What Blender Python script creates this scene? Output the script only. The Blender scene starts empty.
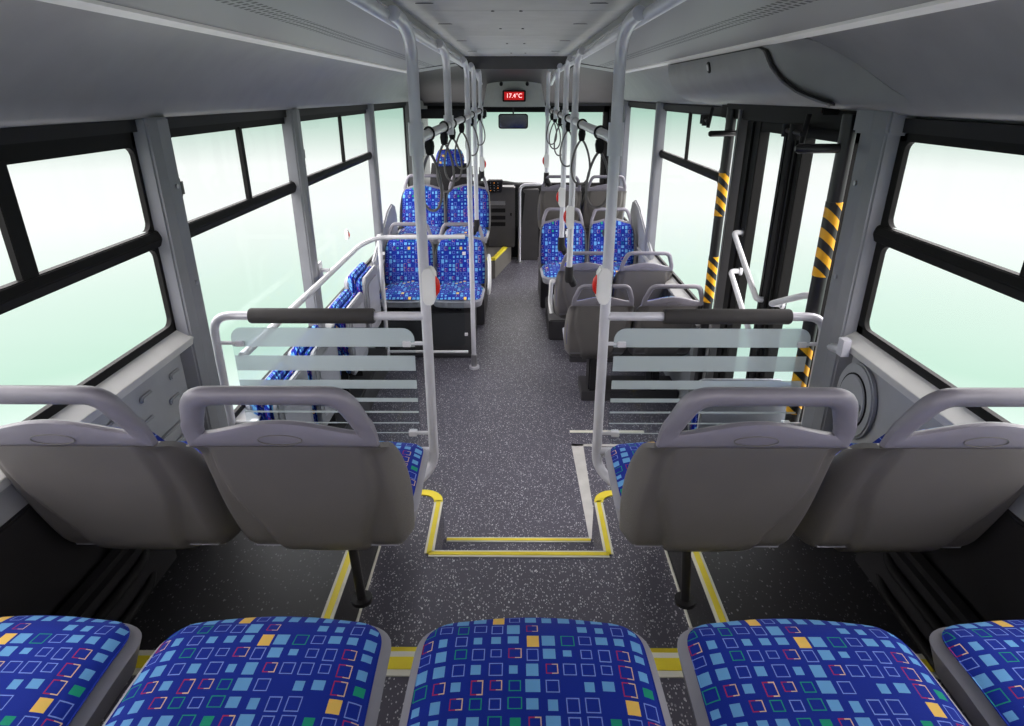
import bpy, math, random
from mathutils import Vector, Matrix

random.seed(7)
S = bpy.context.scene
C = S.collection
PI = math.pi

# ------------------------------------------------------------------ camera, sky, exposure
TILT = math.radians(23.02)
cam_d = bpy.data.cameras.new('camera')
cam_d.sensor_width = 36.0
cam_d.lens = 631.0 / 1024.0 * 36.0
cam_d.clip_start = 0.02
cam = bpy.data.objects.new('camera', cam_d)
C.objects.link(cam)
cam.location = (0, 0, 2.05)
cam.rotation_euler = (PI / 2 - TILT, 0, math.atan(4 * math.cos(TILT) / 631.0))
S.camera = cam

S.view_settings.view_transform = 'Standard'
S.view_settings.look = 'None'
S.view_settings.gamma = 1
S.view_settings.use_curve_mapping = False
S.view_settings.exposure = 0.0
S.cycles.use_denoising = True
S.cycles.max_bounces = 10
S.cycles.transparent_max_bounces = 24
S.cycles.caustics_reflective = False
S.cycles.caustics_refractive = False
S.cycles.sample_clamp_indirect = 6.0


def srgb(r, g, b):
    def f(c):
        c /= 255.0
        return c / 12.92 if c <= 0.04045 else ((c + 0.055) / 1.055) ** 2.4
    return (f(r), f(g), f(b), 1.0)


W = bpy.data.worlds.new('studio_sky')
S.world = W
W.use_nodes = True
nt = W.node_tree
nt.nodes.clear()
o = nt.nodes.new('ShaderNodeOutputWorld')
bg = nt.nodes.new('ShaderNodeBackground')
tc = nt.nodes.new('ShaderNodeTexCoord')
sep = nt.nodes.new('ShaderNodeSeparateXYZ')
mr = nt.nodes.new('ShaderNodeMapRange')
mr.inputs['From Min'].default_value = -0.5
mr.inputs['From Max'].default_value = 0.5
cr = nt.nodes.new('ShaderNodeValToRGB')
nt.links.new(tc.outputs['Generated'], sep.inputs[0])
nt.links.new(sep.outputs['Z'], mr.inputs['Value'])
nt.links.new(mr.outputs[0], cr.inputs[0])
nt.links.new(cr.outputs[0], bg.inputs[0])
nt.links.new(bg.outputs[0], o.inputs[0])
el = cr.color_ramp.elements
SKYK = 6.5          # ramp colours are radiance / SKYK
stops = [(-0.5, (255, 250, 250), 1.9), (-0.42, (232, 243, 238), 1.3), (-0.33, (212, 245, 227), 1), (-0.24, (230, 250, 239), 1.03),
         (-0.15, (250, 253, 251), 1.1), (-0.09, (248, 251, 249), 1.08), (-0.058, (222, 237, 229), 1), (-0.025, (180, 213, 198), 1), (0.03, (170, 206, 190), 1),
         (0.08, (255, 250, 249), 4.2), (0.5, (255, 249, 250), 6.5)]  # low and high bands, unseen through the windows, brightened to fill the interior
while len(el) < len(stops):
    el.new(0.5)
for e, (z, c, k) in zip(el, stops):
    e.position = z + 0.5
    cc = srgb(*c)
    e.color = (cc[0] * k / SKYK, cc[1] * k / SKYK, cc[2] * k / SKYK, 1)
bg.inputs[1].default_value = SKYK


# ------------------------------------------------------------------ materials
def new_mat(name):
    m = bpy.data.materials.new(name)
    m.use_nodes = True
    return m, m.node_tree, m.node_tree.nodes['Principled BSDF']


def plain(name, rgb, rough=0.5, metal=0.0, bump=0.0, bscale=300, emit=None, es=0.0, var=0.06):
    m, t, p = new_mat(name)
    p.inputs['Base Color'].default_value = srgb(*rgb)
    p.inputs['Roughness'].default_value = rough
    p.inputs['Metallic'].default_value = metal
    n = t.nodes.new('ShaderNodeTexNoise')
    n.inputs['Scale'].default_value = 9
    n.inputs['Detail'].default_value = 4
    co = t.nodes.new('ShaderNodeTexCoord')
    t.links.new(co.outputs['Object'], n.inputs['Vector'])
    mx = t.nodes.new('ShaderNodeMixRGB')
    mx.blend_type = 'MULTIPLY'
    mx.inputs[0].default_value = 1
    mx.inputs[1].default_value = srgb(*rgb)
    r = t.nodes.new('ShaderNodeMapRange')
    r.inputs['From Min'].default_value = 0.3
    r.inputs['From Max'].default_value = 0.7
    r.inputs['To Min'].default_value = 1 - var
    r.inputs['To Max'].default_value = 1 + var
    t.links.new(n.outputs[0], r.inputs[0])
    t.links.new(r.outputs[0], mx.inputs[2])
    t.links.new(mx.outputs[0], p.inputs['Base Color'])
    if bump:
        b = t.nodes.new('ShaderNodeTexNoise')
        b.inputs['Scale'].default_value = bscale
        t.links.new(co.outputs['Object'], b.inputs['Vector'])
        bp = t.nodes.new('ShaderNodeBump')
        bp.inputs['Strength'].default_value = bump
        bp.inputs['Distance'].default_value = 0.002
        t.links.new(b.outputs[0], bp.inputs['Height'])
        t.links.new(bp.outputs[0], p.inputs['Normal'])
    if emit:
        p.inputs['Emission Color'].default_value = srgb(*emit)
        p.inputs['Emission Strength'].default_value = es
    return m


class E:
    """tiny expression helper for math nodes"""
    def __init__(s, t, sock):
        s.t, s.s = t, sock

    def op(s, o, b=None, c=None, rev=False):
        n = s.t.nodes.new('ShaderNodeMath')
        n.operation = o
        ins = [s, b, c]
        if rev:
            ins = [b, s, c]
        for i, v in enumerate(ins):
            if v is None:
                continue
            if isinstance(v, E):
                s.t.links.new(v.s, n.inputs[i])
            else:
                n.inputs[i].default_value = v
        return E(s.t, n.outputs[0])

    def __add__(s, b): return s.op('ADD', b)
    def __sub__(s, b): return s.op('SUBTRACT', b)
    def __mul__(s, b): return s.op('MULTIPLY', b)
    def __truediv__(s, b): return s.op('DIVIDE', b)
    def lt(s, b): return s.op('LESS_THAN', b)
    def gt(s, b): return s.op('GREATER_THAN', b)
    def abs(s): return s.op('ABSOLUTE')
    def floor(s): return s.op('FLOOR')
    def frac(s): return s.op('FRACT')
    def max(s, b): return s.op('MAXIMUM', b)
    def min(s, b): return s.op('MINIMUM', b)
    def rsub(s, b): return s.op('SUBTRACT', b, rev=True)


def mix(t, fac, a, b):
    n = t.nodes.new('ShaderNodeMixRGB')
    for i, v in ((0, fac), (1, a), (2, b)):
        if isinstance(v, E):
            t.links.new(v.s, n.inputs[i])
        elif hasattr(v, 'is_output'):
            t.links.new(v, n.inputs[i])
        else:
            n.inputs[i].default_value = v
    return n.outputs[0]


def fabric():
    m, t, p = new_mat('seat_fabric')
    uv = t.nodes.new('ShaderNodeUVMap')
    sp = t.nodes.new('ShaderNodeSeparateXYZ')
    t.links.new(uv.outputs[0], sp.inputs[0])
    u = E(t, sp.outputs[0]) / 0.032
    v = E(t, sp.outputs[1]) / 0.034
    cu, cv = u.floor(), v.floor()
    cb = t.nodes.new('ShaderNodeCombineXYZ')
    t.links.new(cu.s, cb.inputs[0])
    t.links.new(cv.s, cb.inputs[1])
    cb.inputs[2].default_value = 4.0
    wn = t.nodes.new('ShaderNodeTexWhiteNoise')
    wn.noise_dimensions = '3D'
    t.links.new(cb.outputs[0], wn.inputs['Vector'])
    r = E(t, wn.outputs['Value'])
    sc = t.nodes.new('ShaderNodeSeparateXYZ')
    t.links.new(wn.outputs['Color'], sc.inputs[0])
    n1, n2, n3 = E(t, sc.outputs[0]), E(t, sc.outputs[1]), E(t, sc.outputs[2])
    fx = u.frac() - 0.5 - (n1 - 0.5) * 0.14
    fy = v.frac() - 0.5 - (n2 - 0.5) * 0.14
    a, b = fx.abs(), fy.abs() * (n2 * 0.4 + 0.75)
    d = a.max(b)
    size = n3 * 0.19 + 0.20
    inside = d.lt(size)
    osz = n3 * 0.08 + 0.30
    outl = d.lt(osz) * d.gt(osz - 0.055)
    base = srgb(14, 42, 146)
    light = srgb(106, 166, 218)
    lght2 = srgb(122, 148, 222)
    cream = srgb(222, 190, 150)
    red = srgb(168, 38, 82)
    yel = srgb(238, 196, 98)
    grn = srgb(24, 150, 118)
    col = mix(t, inside * r.lt(0.40), base, light)
    col = mix(t, outl * r.gt(0.40) * r.lt(0.74), col, lght2)
    teal = outl * r.gt(0.74) * r.lt(0.79)
    col = mix(t, teal, col, grn)
    duo = outl * r.gt(0.79) * r.lt(0.915)
    duoc = mix(t, fx.gt(0.0), red, cream)
    col = mix(t, duo, col, duoc)
    big = d.lt(0.34)
    col = mix(t, big * r.gt(0.925) * r.lt(0.947), col, yel)
    col = mix(t, d.lt(0.27) * r.gt(0.945) * r.lt(0.97), col, grn)
    t.links.new(col, p.inputs['Base Color'])
    p.inputs['Roughness'].default_value = 0.85
    p.inputs['Sheen Weight'].default_value = 0.03
    p.inputs['Specular IOR Level'].default_value = 0.2
    nz = t.nodes.new('ShaderNodeTexNoise')
    nz.inputs['Scale'].default_value = 700
    t.links.new(uv.outputs[0], nz.inputs['Vector'])
    bp = t.nodes.new('ShaderNodeBump')
    bp.inputs['Strength'].default_value = 0.25
    bp.inputs['Distance'].default_value = 0.002
    t.links.new(nz.outputs[0], bp.inputs['Height'])
    t.links.new(bp.outputs[0], p.inputs['Normal'])
    return m


def speckled(name, base, fleck, dens=0.30):
    m, t, p = new_mat(name)
    co = t.nodes.new('ShaderNodeTexCoord')
    out = None
    flecks = None
    for sc_, th, rr, off in ((110, 0.30, dens, 0), (62, 0.20, dens * 0.9, 3.3), (190, 0.36, dens * 0.9, 7.1)):
        mp = t.nodes.new('ShaderNodeMapping')
        mp.inputs['Location'].default_value = (off, off * 1.7, 0)
        mp.inputs['Scale'].default_value = (1.0, 0.62, 1.0)
        mp.inputs['Rotation'].default_value = (0, 0, off)
        t.links.new(co.outputs['Object'], mp.inputs[0])
        vo = t.nodes.new('ShaderNodeTexVoronoi')
        vo.inputs['Scale'].default_value = sc_
        t.links.new(mp.outputs[0], vo.inputs['Vector'])
        sx = t.nodes.new('ShaderNodeSeparateXYZ')
        t.links.new(vo.outputs['Color'], sx.inputs[0])
        f = E(t, vo.outputs['Distance']).lt(th) * E(t, sx.outputs[0]).lt(rr) * (E(t, sx.outputs[1]) * 0.75 + 0.25)
        flecks = f if flecks is None else flecks.max(f)
    nz = t.nodes.new('ShaderNodeTexNoise')
    nz.inputs['Scale'].default_value = 3
    t.links.new(co.outputs['Object'], nz.inputs['Vector'])
    b2 = mix(t, E(t, nz.outputs[0]), tuple(c * 0.85 for c in srgb(*base)[:3]) + (1,), tuple(c * 1.15 for c in srgb(*base)[:3]) + (1,))
    col = mix(t, flecks, b2, srgb(*fleck))
    t.links.new(col, p.inputs['Base Color'])
    p.inputs['Roughness'].default_value = 0.5
    return m


def glass_mat(name, tint, refl=0.06, haze=0.0):
    m = bpy.data.materials.new(name)
    m.use_nodes = True
    t = m.node_tree
    t.nodes.clear()
    out = t.nodes.new('ShaderNodeOutputMaterial')
    tr = t.nodes.new('ShaderNodeBsdfTransparent')
    tr.inputs[0].default_value = tint
    gl = t.nodes.new('ShaderNodeBsdfGlossy')
    gl.inputs['Roughness'].default_value = 0.03
    lw = t.nodes.new('ShaderNodeLayerWeight')
    lw.inputs['Blend'].default_value = 0.12
    k = E(t, lw.outputs['Fresnel']) * 0.03 + refl * 0.15
    ms = t.nodes.new('ShaderNodeMixShader')
    t.links.new(k.s, ms.inputs[0])
    t.links.new(tr.outputs[0], ms.inputs[1])
    t.links.new(gl.outputs[0], ms.inputs[2])
    last = ms
    if haze:
        df = t.nodes.new('ShaderNodeBsdfTranslucent')
        df.inputs[0].default_value = (0.75, 0.8, 0.82, 1)
        d2 = t.nodes.new('ShaderNodeBsdfDiffuse')
        d2.inputs[0].default_value = (0.62, 0.68, 0.70, 1)
        m2 = t.nodes.new('ShaderNodeMixShader')
        m2.inputs[0].default_value = 0.6
        t.links.new(df.outputs[0], m2.inputs[1])
        t.links.new(d2.outputs[0], m2.inputs[2])
        m3 = t.nodes.new('ShaderNodeMixShader')
        m3.inputs[0].default_value = haze
        t.links.new(ms.outputs[0], m3.inputs[1])
        t.links.new(m2.outputs[0], m3.inputs[2])
        last = m3
    t.links.new(last.outputs[0], out.inputs[0])
    return m


def vented(name, rgb):
    """satin panel with three rows of small dark perforations, in object space"""
    m, t, p = new_mat(name)
    co = t.nodes.new('ShaderNodeTexCoord')
    sp = t.nodes.new('ShaderNodeSeparateXYZ')
    t.links.new(co.outputs['Object'], sp.inputs[0])
    x, y = E(t, sp.outputs[0]).abs(), E(t, sp.outputs[1])
    row = ((x - 0.625) / 0.022)
    rows = row.gt(0) * row.lt(3) * row.frac().gt(0.16) * row.frac().lt(0.84)
    yy = y / 0.034
    holes = rows * yy.frac().gt(0.2) * yy.frac().lt(0.74) * y.gt(1.0) * y.lt(5.4)
    # one gap where two panels meet
    col = mix(t, holes, srgb(*rgb), srgb(5, 5, 5))
    t.links.new(col, p.inputs['Base Color'])
    p.inputs['Roughness'].default_value = 0.45
    return m


def hazard(name):
    m, t, p = new_mat(name)
    co = t.nodes.new('ShaderNodeTexCoord')
    sp = t.nodes.new('ShaderNodeSeparateXYZ')
    t.links.new(co.outputs['Object'], sp.inputs[0])
    k = ((E(t, sp.outputs[2]) - E(t, sp.outputs[0]) * -0.9) / 0.072).frac().gt(0.5)
    col = mix(t, k, srgb(24, 22, 22), srgb(246, 178, 20))
    t.links.new(col, p.inputs['Base Color'])
    p.inputs['Roughness'].default_value = 0.4
    return m


M = dict(
    shell=plain('seat_shell_grey', (99, 96, 94), 0.42, bump=0.25, bscale=900),
    frame=plain('seat_frame_grey', (124, 121, 131), 0.33, bump=0.2, bscale=900),
    rim=plain('seat_rim_grey', (152, 152, 160), 0.45),
    dark=plain('dark_plastic', (44, 43, 45), 0.5),
    dash=plain('dash_matt_black', (24, 24, 25), 0.95),
    black=plain('black_rubber', (26, 25, 26), 0.55),
    blackmetal=plain('black_metal', (32, 31, 33), 0.3),
    winframe=plain('window_rubber', (27, 26, 26), 0.55),
    wall=plain('side_wall_grey', (158, 160, 164), 0.5, bump=0.15, bscale=500),
    wall_light=plain('sill_light_grey', (196, 196, 194), 0.45),
    pillar=plain('pillar_grey', (132, 133, 138), 0.42),
    pillard=plain('pillar_dark_grey', (112, 111, 112), 0.45),  # darker grey of the foremost left pillar and the door jamb
    cove=plain('cove_grey', (140, 139, 140), 0.45, bump=0.1, bscale=400),
    console=plain('console_light_grey', (226, 226, 224), 0.5),
    ceil=plain('ceiling_grey', (190, 190, 188), 0.5),
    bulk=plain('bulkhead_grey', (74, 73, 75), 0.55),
    white=plain('white_enamel', (214, 214, 218), 0.3),
    silver=plain('silver_enamel', (204, 204, 211), 0.28, metal=0.15),
    whitep=plain('white_plastic', (232, 232, 230), 0.4),
    red=plain('red_plastic', (214, 34, 20), 0.35),
    foam=plain('black_foam', (52, 50, 50), 0.75, bump=0.4, bscale=500),
    steel=plain('brushed_steel', (170, 170, 172), 0.3, metal=0.8),
    strap=plain('strap_cord', (104, 101, 102), 0.5),
    yellow=plain('yellow_edge', (240, 220, 52), 0.5),
    cream=plain('cream_edge', (226, 224, 210), 0.5),
    tape=plain('white_tape', (196, 194, 190), 0.6, var=0.12),
    platform=plain('driver_platform_grey', (104, 101, 96), 0.55),
    cabinet=plain('cabinet_charcoal', (66, 64, 65), 0.6),
    darkfloor=plain('dark_plinth', (58, 57, 60), 0.55),
    strip=plain('light_strip_diffuser', (205, 205, 205), 0.4, emit=(255, 252, 246), es=0.12),
    led=plain('display_red', (120, 10, 14), 0.4, emit=(220, 20, 24), es=0.6),
    ledtext=plain('display_digits', (255, 220, 220), 0.4, emit=(255, 205, 205), es=1.4),
    mirror=plain('mirror_glass', (150, 152, 158), 0.08, metal=1.0, var=0.3),
    screen=plain('dash_screen', (20, 20, 22), 0.25),
    amber=plain('dash_lamp_amber', (220, 130, 40), 0.4, emit=(255, 150, 40), es=1.0),
    iconblue=plain('sticker_dark_blue', (26, 30, 62), 0.4),
    fabric=fabric(),
    floor=speckled('speckled_floor', (84, 82, 94), (214, 214, 218)),
    shadefloor=speckled('speckled_floor_shaded', (34, 33, 36), (120, 120, 122), 0.10),  # speckled floor again, with the under-seat shade put into its darker colour
    glass=glass_mat('window_glass', (0.985, 0.995, 0.99, 1)),
    bglass=glass_mat('partition_glass', (0.90, 0.93, 0.94, 1)),
    frost=glass_mat('frosted_band', (0.9, 0.93, 0.94, 1), haze=0.60),
    vent=vented('vented_ceiling_panel', (150, 150, 150)),
    hazard=hazard('hazard_tape'),
)

for k_ in ('winframe', 'black', 'dark', 'dash'):
    M[k_].node_tree.nodes['Principled BSDF'].inputs['Specular IOR Level'].default_value = 0.12


# ------------------------------------------------------------------ mesh helpers
class MB:
    def __init__(s):
        s.v, s.f, s.mi, s.uv = [], [], [], {}
        s.cur = 0

    def mat(s, i):
        s.cur = i
        return s

    def face(s, idx):
        s.f.append(tuple(idx))
        s.mi.append(s.cur)

    def box(s, x0, x1, y0, y1, z0, z1):
        if x0 > x1: x0, x1 = x1, x0
        if y0 > y1: y0, y1 = y1, y0
        if z0 > z1: z0, z1 = z1, z0
        b = len(s.v)
        s.v += [(x0, y0, z0), (x1, y0, z0), (x1, y1, z0), (x0, y1, z0), (x0, y0, z1), (x1, y0, z1), (x1, y1, z1), (x0, y1, z1)]
        for q in ((0, 3, 2, 1), (4, 5, 6, 7), (0, 1, 5, 4), (1, 2, 6, 5), (2, 3, 7, 6), (3, 0, 4, 7)):
            s.face([b + i for i in q])
        return s

    def tube(s, pts, r, n=12, closed=False, squash=None):
        pts = [Vector(p) for p in pts]
        N = len(pts)
        b = len(s.v)
        rs = r if isinstance(r, (list, tuple)) else [r] * N
        tans = []
        for i in range(N):
            if closed:
                tn = pts[(i + 1) % N] - pts[i - 1]
            else:
                tn = pts[min(i + 1, N - 1)] - pts[max(i - 1, 0)]
            tans.append(tn.normalized())
        ref = Vector((0, 0, 1)) if abs(tans[0].z) < 0.9 else Vector((0, 1, 0))
        a = (ref - tans[0] * ref.dot(tans[0])).normalized()
        for i in range(N):
            a = (a - tans[i] * a.dot(tans[i]))
            a = a.normalized() if a.length > 1e-6 else Vector((1, 0, 0))
            c = tans[i].cross(a)
            for k in range(n):
                th = 2 * PI * k / n
                s.v.append(tuple(pts[i] + a * (math.cos(th) * rs[i] * (squash or 1)) + c * (math.sin(th) * rs[i])))
        M_ = N if closed else N - 1
        for i in range(M_):
            for k in range(n):
                j = (i + 1) % N
                s.face((b + i * n + k, b + i * n + (k + 1) % n, b + j * n + (k + 1) % n, b + j * n + k))
        if not closed:
            s.face([b + k for k in range(n)][::-1])
            s.face([b + (N - 1) * n + k for k in range(n)])
        return s

    def solid(s, P, Q):
        """closed body between two grids of points (same size)"""
        R, K = len(P), len(P[0])
        b = len(s.v)
        for G in (P, Q):
            for row in G:
                s.v += [tuple(p) for p in row]
        o2 = b + R * K
        ix = lambda i, j: b + i * K + j
        jx = lambda i, j: o2 + i * K + j
        for i in range(R - 1):
            for j in range(K - 1):
                s.face((ix(i, j), ix(i, j + 1), ix(i + 1, j + 1), ix(i + 1, j)))
                s.face((jx(i, j), jx(i + 1, j), jx(i + 1, j + 1), jx(i, j + 1)))
        for i in range(R - 1):
            s.face((ix(i, 0), ix(i + 1, 0), jx(i + 1, 0), jx(i, 0)))
            s.face((ix(i, K - 1), jx(i, K - 1), jx(i + 1, K - 1), ix(i + 1, K - 1)))
        for j in range(K - 1):
            s.face((ix(0, j), jx(0, j), jx(0, j + 1), ix(0, j + 1)))
            s.face((ix(R - 1, j), ix(R - 1, j + 1), jx(R - 1, j + 1), jx(R - 1, j)))
        return s

    def prism(s, poly, axis, a0, a1):
        """extrude a 2-D polygon along an axis ('x': poly=(y,z), 'y': poly=(x,z), 'z': poly=(x,y))"""
        def P(p, a):
            return {'x': (a, p[0], p[1]), 'y': (p[0], a, p[1]), 'z': (p[0], p[1], a)}[axis]
        b = len(s.v)
        n = len(poly)
        s.v += [P(p, a0) for p in poly] + [P(p, a1) for p in poly]
        s.face(range(b, b + n))
        s.face(range(b + 2 * n - 1, b + n - 1, -1))
        for i in range(n):
            j = (i + 1) % n
            s.face((b + i, b + n + i, b + n + j, b + j))
        return s

    def disc(s, c, axis, r, h, n=24):
        c = Vector(c)
        axis = Vector(axis).normalized()
        return s.tube([c, c + axis * h], r, n)

    def build(s, name, mats, parent=None, smooth=True, bevel=0.0, uvf=None, angle=40):
        me = bpy.data.meshes.new(name)
        me.from_pydata(s.v, [], s.f)
        if not isinstance(mats, (list, tuple)):
            mats = [mats]
        for m in mats:
            me.materials.append(m)
        me.polygons.foreach_set('material_index', s.mi)
        me.update()
        import bmesh
        bm = bmesh.new()
        bm.from_mesh(me)
        bmesh.ops.recalc_face_normals(bm, faces=bm.faces)
        if bevel:
            es = [e for e in bm.edges if len(e.link_faces) == 2 and e.calc_face_angle(0) > 0.6]
            bmesh.ops.bevel(bm, geom=es, offset=bevel, segments=2, affect='EDGES', clamp_overlap=True)
        for e in bm.edges:
            if len(e.link_faces) == 2 and e.calc_face_angle(0) > math.radians(angle):
                e.smooth = False
        for f in bm.faces:
            f.smooth = smooth
        bm.to_mesh(me)
        bm.free()
        if uvf:
            ul = me.uv_layers.new(name='UVMap')
            for lp in me.loops:
                ul.data[lp.index].uv = uvf(me.vertices[lp.vertex_index].co)
        ob = bpy.data.objects.new(name, me)
        C.objects.link(ob)
        ob.parent = parent
        return ob


def rpath(pts, r=0.05, seg=6):
    """polyline with rounded corners"""
    pts = [Vector(p) for p in pts]
    out = [pts[0]]
    for i in range(1, len(pts) - 1):
        p = pts[i]
        a = pts[i - 1] - p
        b = pts[i + 1] - p
        d = min(r, a.length * 0.49, b.length * 0.49)
        A, B = p + a.normalized() * d, p + b.normalized() * d
        for k in range(seg + 1):
            t = k / seg
            out.append(A * (1 - t) ** 2 + p * 2 * t * (1 - t) + B * t * t)
    out.append(pts[-1])
    return out


def thing(name, label, cat, loc=(0, 0, 0), rotz=0, group=None):
    o_ = bpy.data.objects.new(name, None)
    o_.empty_display_size = 0.05
    C.objects.link(o_)
    o_.location = loc
    o_.rotation_euler = (0, 0, rotz)
    return tag(o_, label, cat, group)


def tag(o_, label, cat, group=None):
    o_['label'] = label
    o_['category'] = cat
    if group:
        o_['group'] = group
    return o_


def struct(name, mb, mats, parent=None, **k):
    o_ = mb.build(name, mats, parent, **k)
    if parent is None:
        o_['kind'] = 'structure'
    return o_


def kids(o_):
    return [c for c in bpy.data.objects if c.parent == o_]


def dup(root, label, loc, rotz=0, group=None):
    r = root.copy()
    C.objects.link(r)
    r.location = loc
    r.rotation_euler = (0, 0, rotz)
    r['label'] = label
    if group:
        r['group'] = group
    for ch in kids(root):
        c = ch.copy()
        C.objects.link(c)
        c.parent = r
        for g in kids(ch):
            d = g.copy()
            C.objects.link(d)
            d.parent = c
    return r


# ------------------------------------------------------------------ the shell of the bus
YF = 8.55                    # windscreen
XW = 1.20                    # window plane
YB = -0.35                   # back end

# floors: low front floor, raised rear floor with a stairwell, side platforms
f = MB()
f.box(-XW - .1, XW + .1, 1.6, YF + .3, -0.08, 0.0)
struct('floor', f, M['floor'], smooth=False)
f = MB()
f.box(-XW - .05, XW + .05, YB, 1.95, 0.02, 0.43)
f.box(-XW - .05, -0.32, 1.95, 2.34, 0.02, 0.43)
f.box(0.35, XW + .05, 1.95, 2.34, 0.02, 0.43)
struct('floor_rear', f, M['floor'], smooth=False)
f = MB()
f.box(-0.32, 0.35, 1.95, 2.30, 0.0, 0.215)
struct('floor_step', f, M['floor'], smooth=False)
f = MB()
f.box(-XW - .03, XW + .03, YB, 1.26, 0.43, 0.65)
struct('floor_back_platform', f, M['floor'], smooth=False)
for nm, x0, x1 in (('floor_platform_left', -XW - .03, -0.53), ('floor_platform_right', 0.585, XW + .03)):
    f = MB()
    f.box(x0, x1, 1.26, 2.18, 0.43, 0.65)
    struct(nm, f, M['shadefloor'], smooth=False)
# edge strips (nosings): cream profile with a yellow insert
def strip(name, segs, z, w=0.030, n1='y'):
    m_ = MB()
    for (x0, y0, x1, y1) in segs:
        a, b = Vector((x0, y0, 0)), Vector((x1, y1, 0))
        d = (b - a).normalized()
        n = Vector((-d.y, d.x, 0)) * w / 2
        for k, (mt, ww, zz) in enumerate(((0, 1.0, 0.004), (1, 0.5, 0.006))):
            m_.mat(mt)
            a2, b2 = a, b
            q = [a2 - n * ww, b2 - n * ww, b2 + n * ww, a2 + n * ww]
            m_.prism([(p.x, p.y) for p in q], 'z', z - 0.003, z + zz)
    return struct(name, m_, [M['cream'], M['yellow']], smooth=False)

def arc(cx_, cy_, r, a0, a1, n=6):
    return [(cx_ + r * math.cos(math.radians(a0 + (a1 - a0) * i / n)), cy_ + r * math.sin(math.radians(a0 + (a1 - a0) * i / n))) for i in range(n + 1)]

def segs_of(pts):
    return [(pts[i][0], pts[i][1], pts[i + 1][0], pts[i + 1][1]) for i in range(len(pts) - 1)]

strip('trim_1', segs_of([(-0.33, 2.28), (-0.33, 1.938), (0.36, 1.938), (0.36, 2.28)]), 0.43, 0.036)
m_ = MB()
for sx, xx in ((-1, -0.33), (1, 0.36)):
    pp = arc(xx + sx * 0.07, 2.27, 0.07, 180 if sx > 0 else 0, 90, 8) if sx > 0 else arc(xx + sx * 0.07, 2.27, 0.07, 0, 90, 8)
    inner = arc(xx + sx * 0.07, 2.27, 0.05, 180 if sx > 0 else 0, 90, 8)
    outer = arc(xx + sx * 0.07, 2.27, 0.088, 180 if sx > 0 else 0, 90, 8)
    ext = [(xx + sx * 0.22, 2.27 + 0.088)], [(xx + sx * 0.22, 2.27 + 0.05)]
    m_.prism(outer + ext[0] + ext[1] + inner[::-1], 'z', 0.431, 0.436)
struct('trim_2', m_, M['yellow'], smooth=False)
strip('trim_3', [(-0.305, 2.29, 0.338, 2.29)], 0.215, 0.03)
strip('trim_4', [(-0.545, 1.28, -0.545, 2.17)], 0.65, 0.036)
strip('trim_5', [(0.60, 1.28, 0.60, 2.17)], 0.65, 0.036)
strip('trim_6', [(-1.2, 1.235, 1.2, 1.235)], 0.65, 0.078)
m_ = MB()
m_.box(-0.53, 0.585, 1.465, 1.492, 0.43, 0.434)
struct('trim_7', m_, M['yellow'], smooth=False)
m_ = MB()
m_.box(-0.527, -0.522, 1.3, 2.18, 0.43, 0.445)
m_.box(0.577, 0.582, 1.3, 2.18, 0.43, 0.445)
struct('trim_8', m_, M['cream'], smooth=False)
# worn white marking tape on the low floor
m_ = MB()
m_.prism([(0.357, 3.50), (0.432, 3.50), (0.415, 2.56), (0.372, 2.56)], 'z', 0.0005, 0.003)
m_.prism([(0.357, 3.50), (0.80, 3.50), (0.80, 3.475), (0.357, 3.475)], 'z', 0.0005, 0.003)
tag(m_.build('marking_tape', M['tape'], smooth=False), 'worn white tape strip on the aisle floor in front of the steps', 'floor marking')
m_ = MB()
m_.prism([(0.36, 3.65), (0.85, 3.65), (0.85, 3.68), (0.36, 3.68)], 'z', 0.0005, 0.003)
tag(m_.build('marking_line', M['cream'], smooth=False), 'pale cream line across the floor by the middle door', 'floor marking')

# ---- side walls
def side(sx):
    return 'left' if sx < 0 else 'right'

def xs(sx, a):
    return sx * a

DOOR0, DOOR1 = 2.36, 3.72
for sx in (-1, 1):
    m_ = MB()
    # rear lower wall (below sill 1.30)
    m_.box(sx * 1.19, sx * 1.215, YB, 2.22, 0.40, 1.30)
    # front lower wall (below sill .80)
    if sx < 0:
        m_.box(sx * 1.19, sx * 1.215, 2.22, YF, 0.0, 0.78)
    else:
        m_.box(sx * 1.19, sx * 1.215, 2.22, DOOR0, 0.0, 0.78)
        m_.box(sx * 1.19, sx * 1.215, DOOR1, 7.0, 0.0, 0.78)
    # above the windows
    m_.box(sx * 1.21, sx * 1.27, YB, YF, 1.93, 2.36)
    struct('wall_' + side(sx), m_, M['wall'], smooth=False)
    # sills
    m_ = MB()
    m_.prism([(sx * 1.19, 1.245), (sx * 1.145, 1.235), (sx * 1.14, 1.262), (sx * 1.184, 1.295), (sx * 1.186, 1.24)], 'y', YB, 2.10)
    segs = [(2.33, YF)] if sx < 0 else [(DOOR1, 7.0)]
    for a, b in segs:
        m_.prism([(sx * 1.19, 0.72), (sx * 1.13, 0.72), (sx * 1.12, 0.75), (sx * 1.184, 0.79), (sx * 1.186, 0.72)], 'y', a, b)
    struct('trim_%d' % (9 if sx < 0 else 10), m_, M['wall_light'], smooth=False, bevel=0.003)

for sx in (-1, 1):
    m_ = MB()
    m_.box(sx * 1.172, sx * 1.192, YB, 2.05, 0.65, 0.90)
    m_.box(sx * 1.165, sx * 1.192, YB, 1.42, 0.65, 1.14)
    struct('baseboard_' + side(sx), m_, M['dark'], smooth=False, bevel=0.004)

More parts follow.
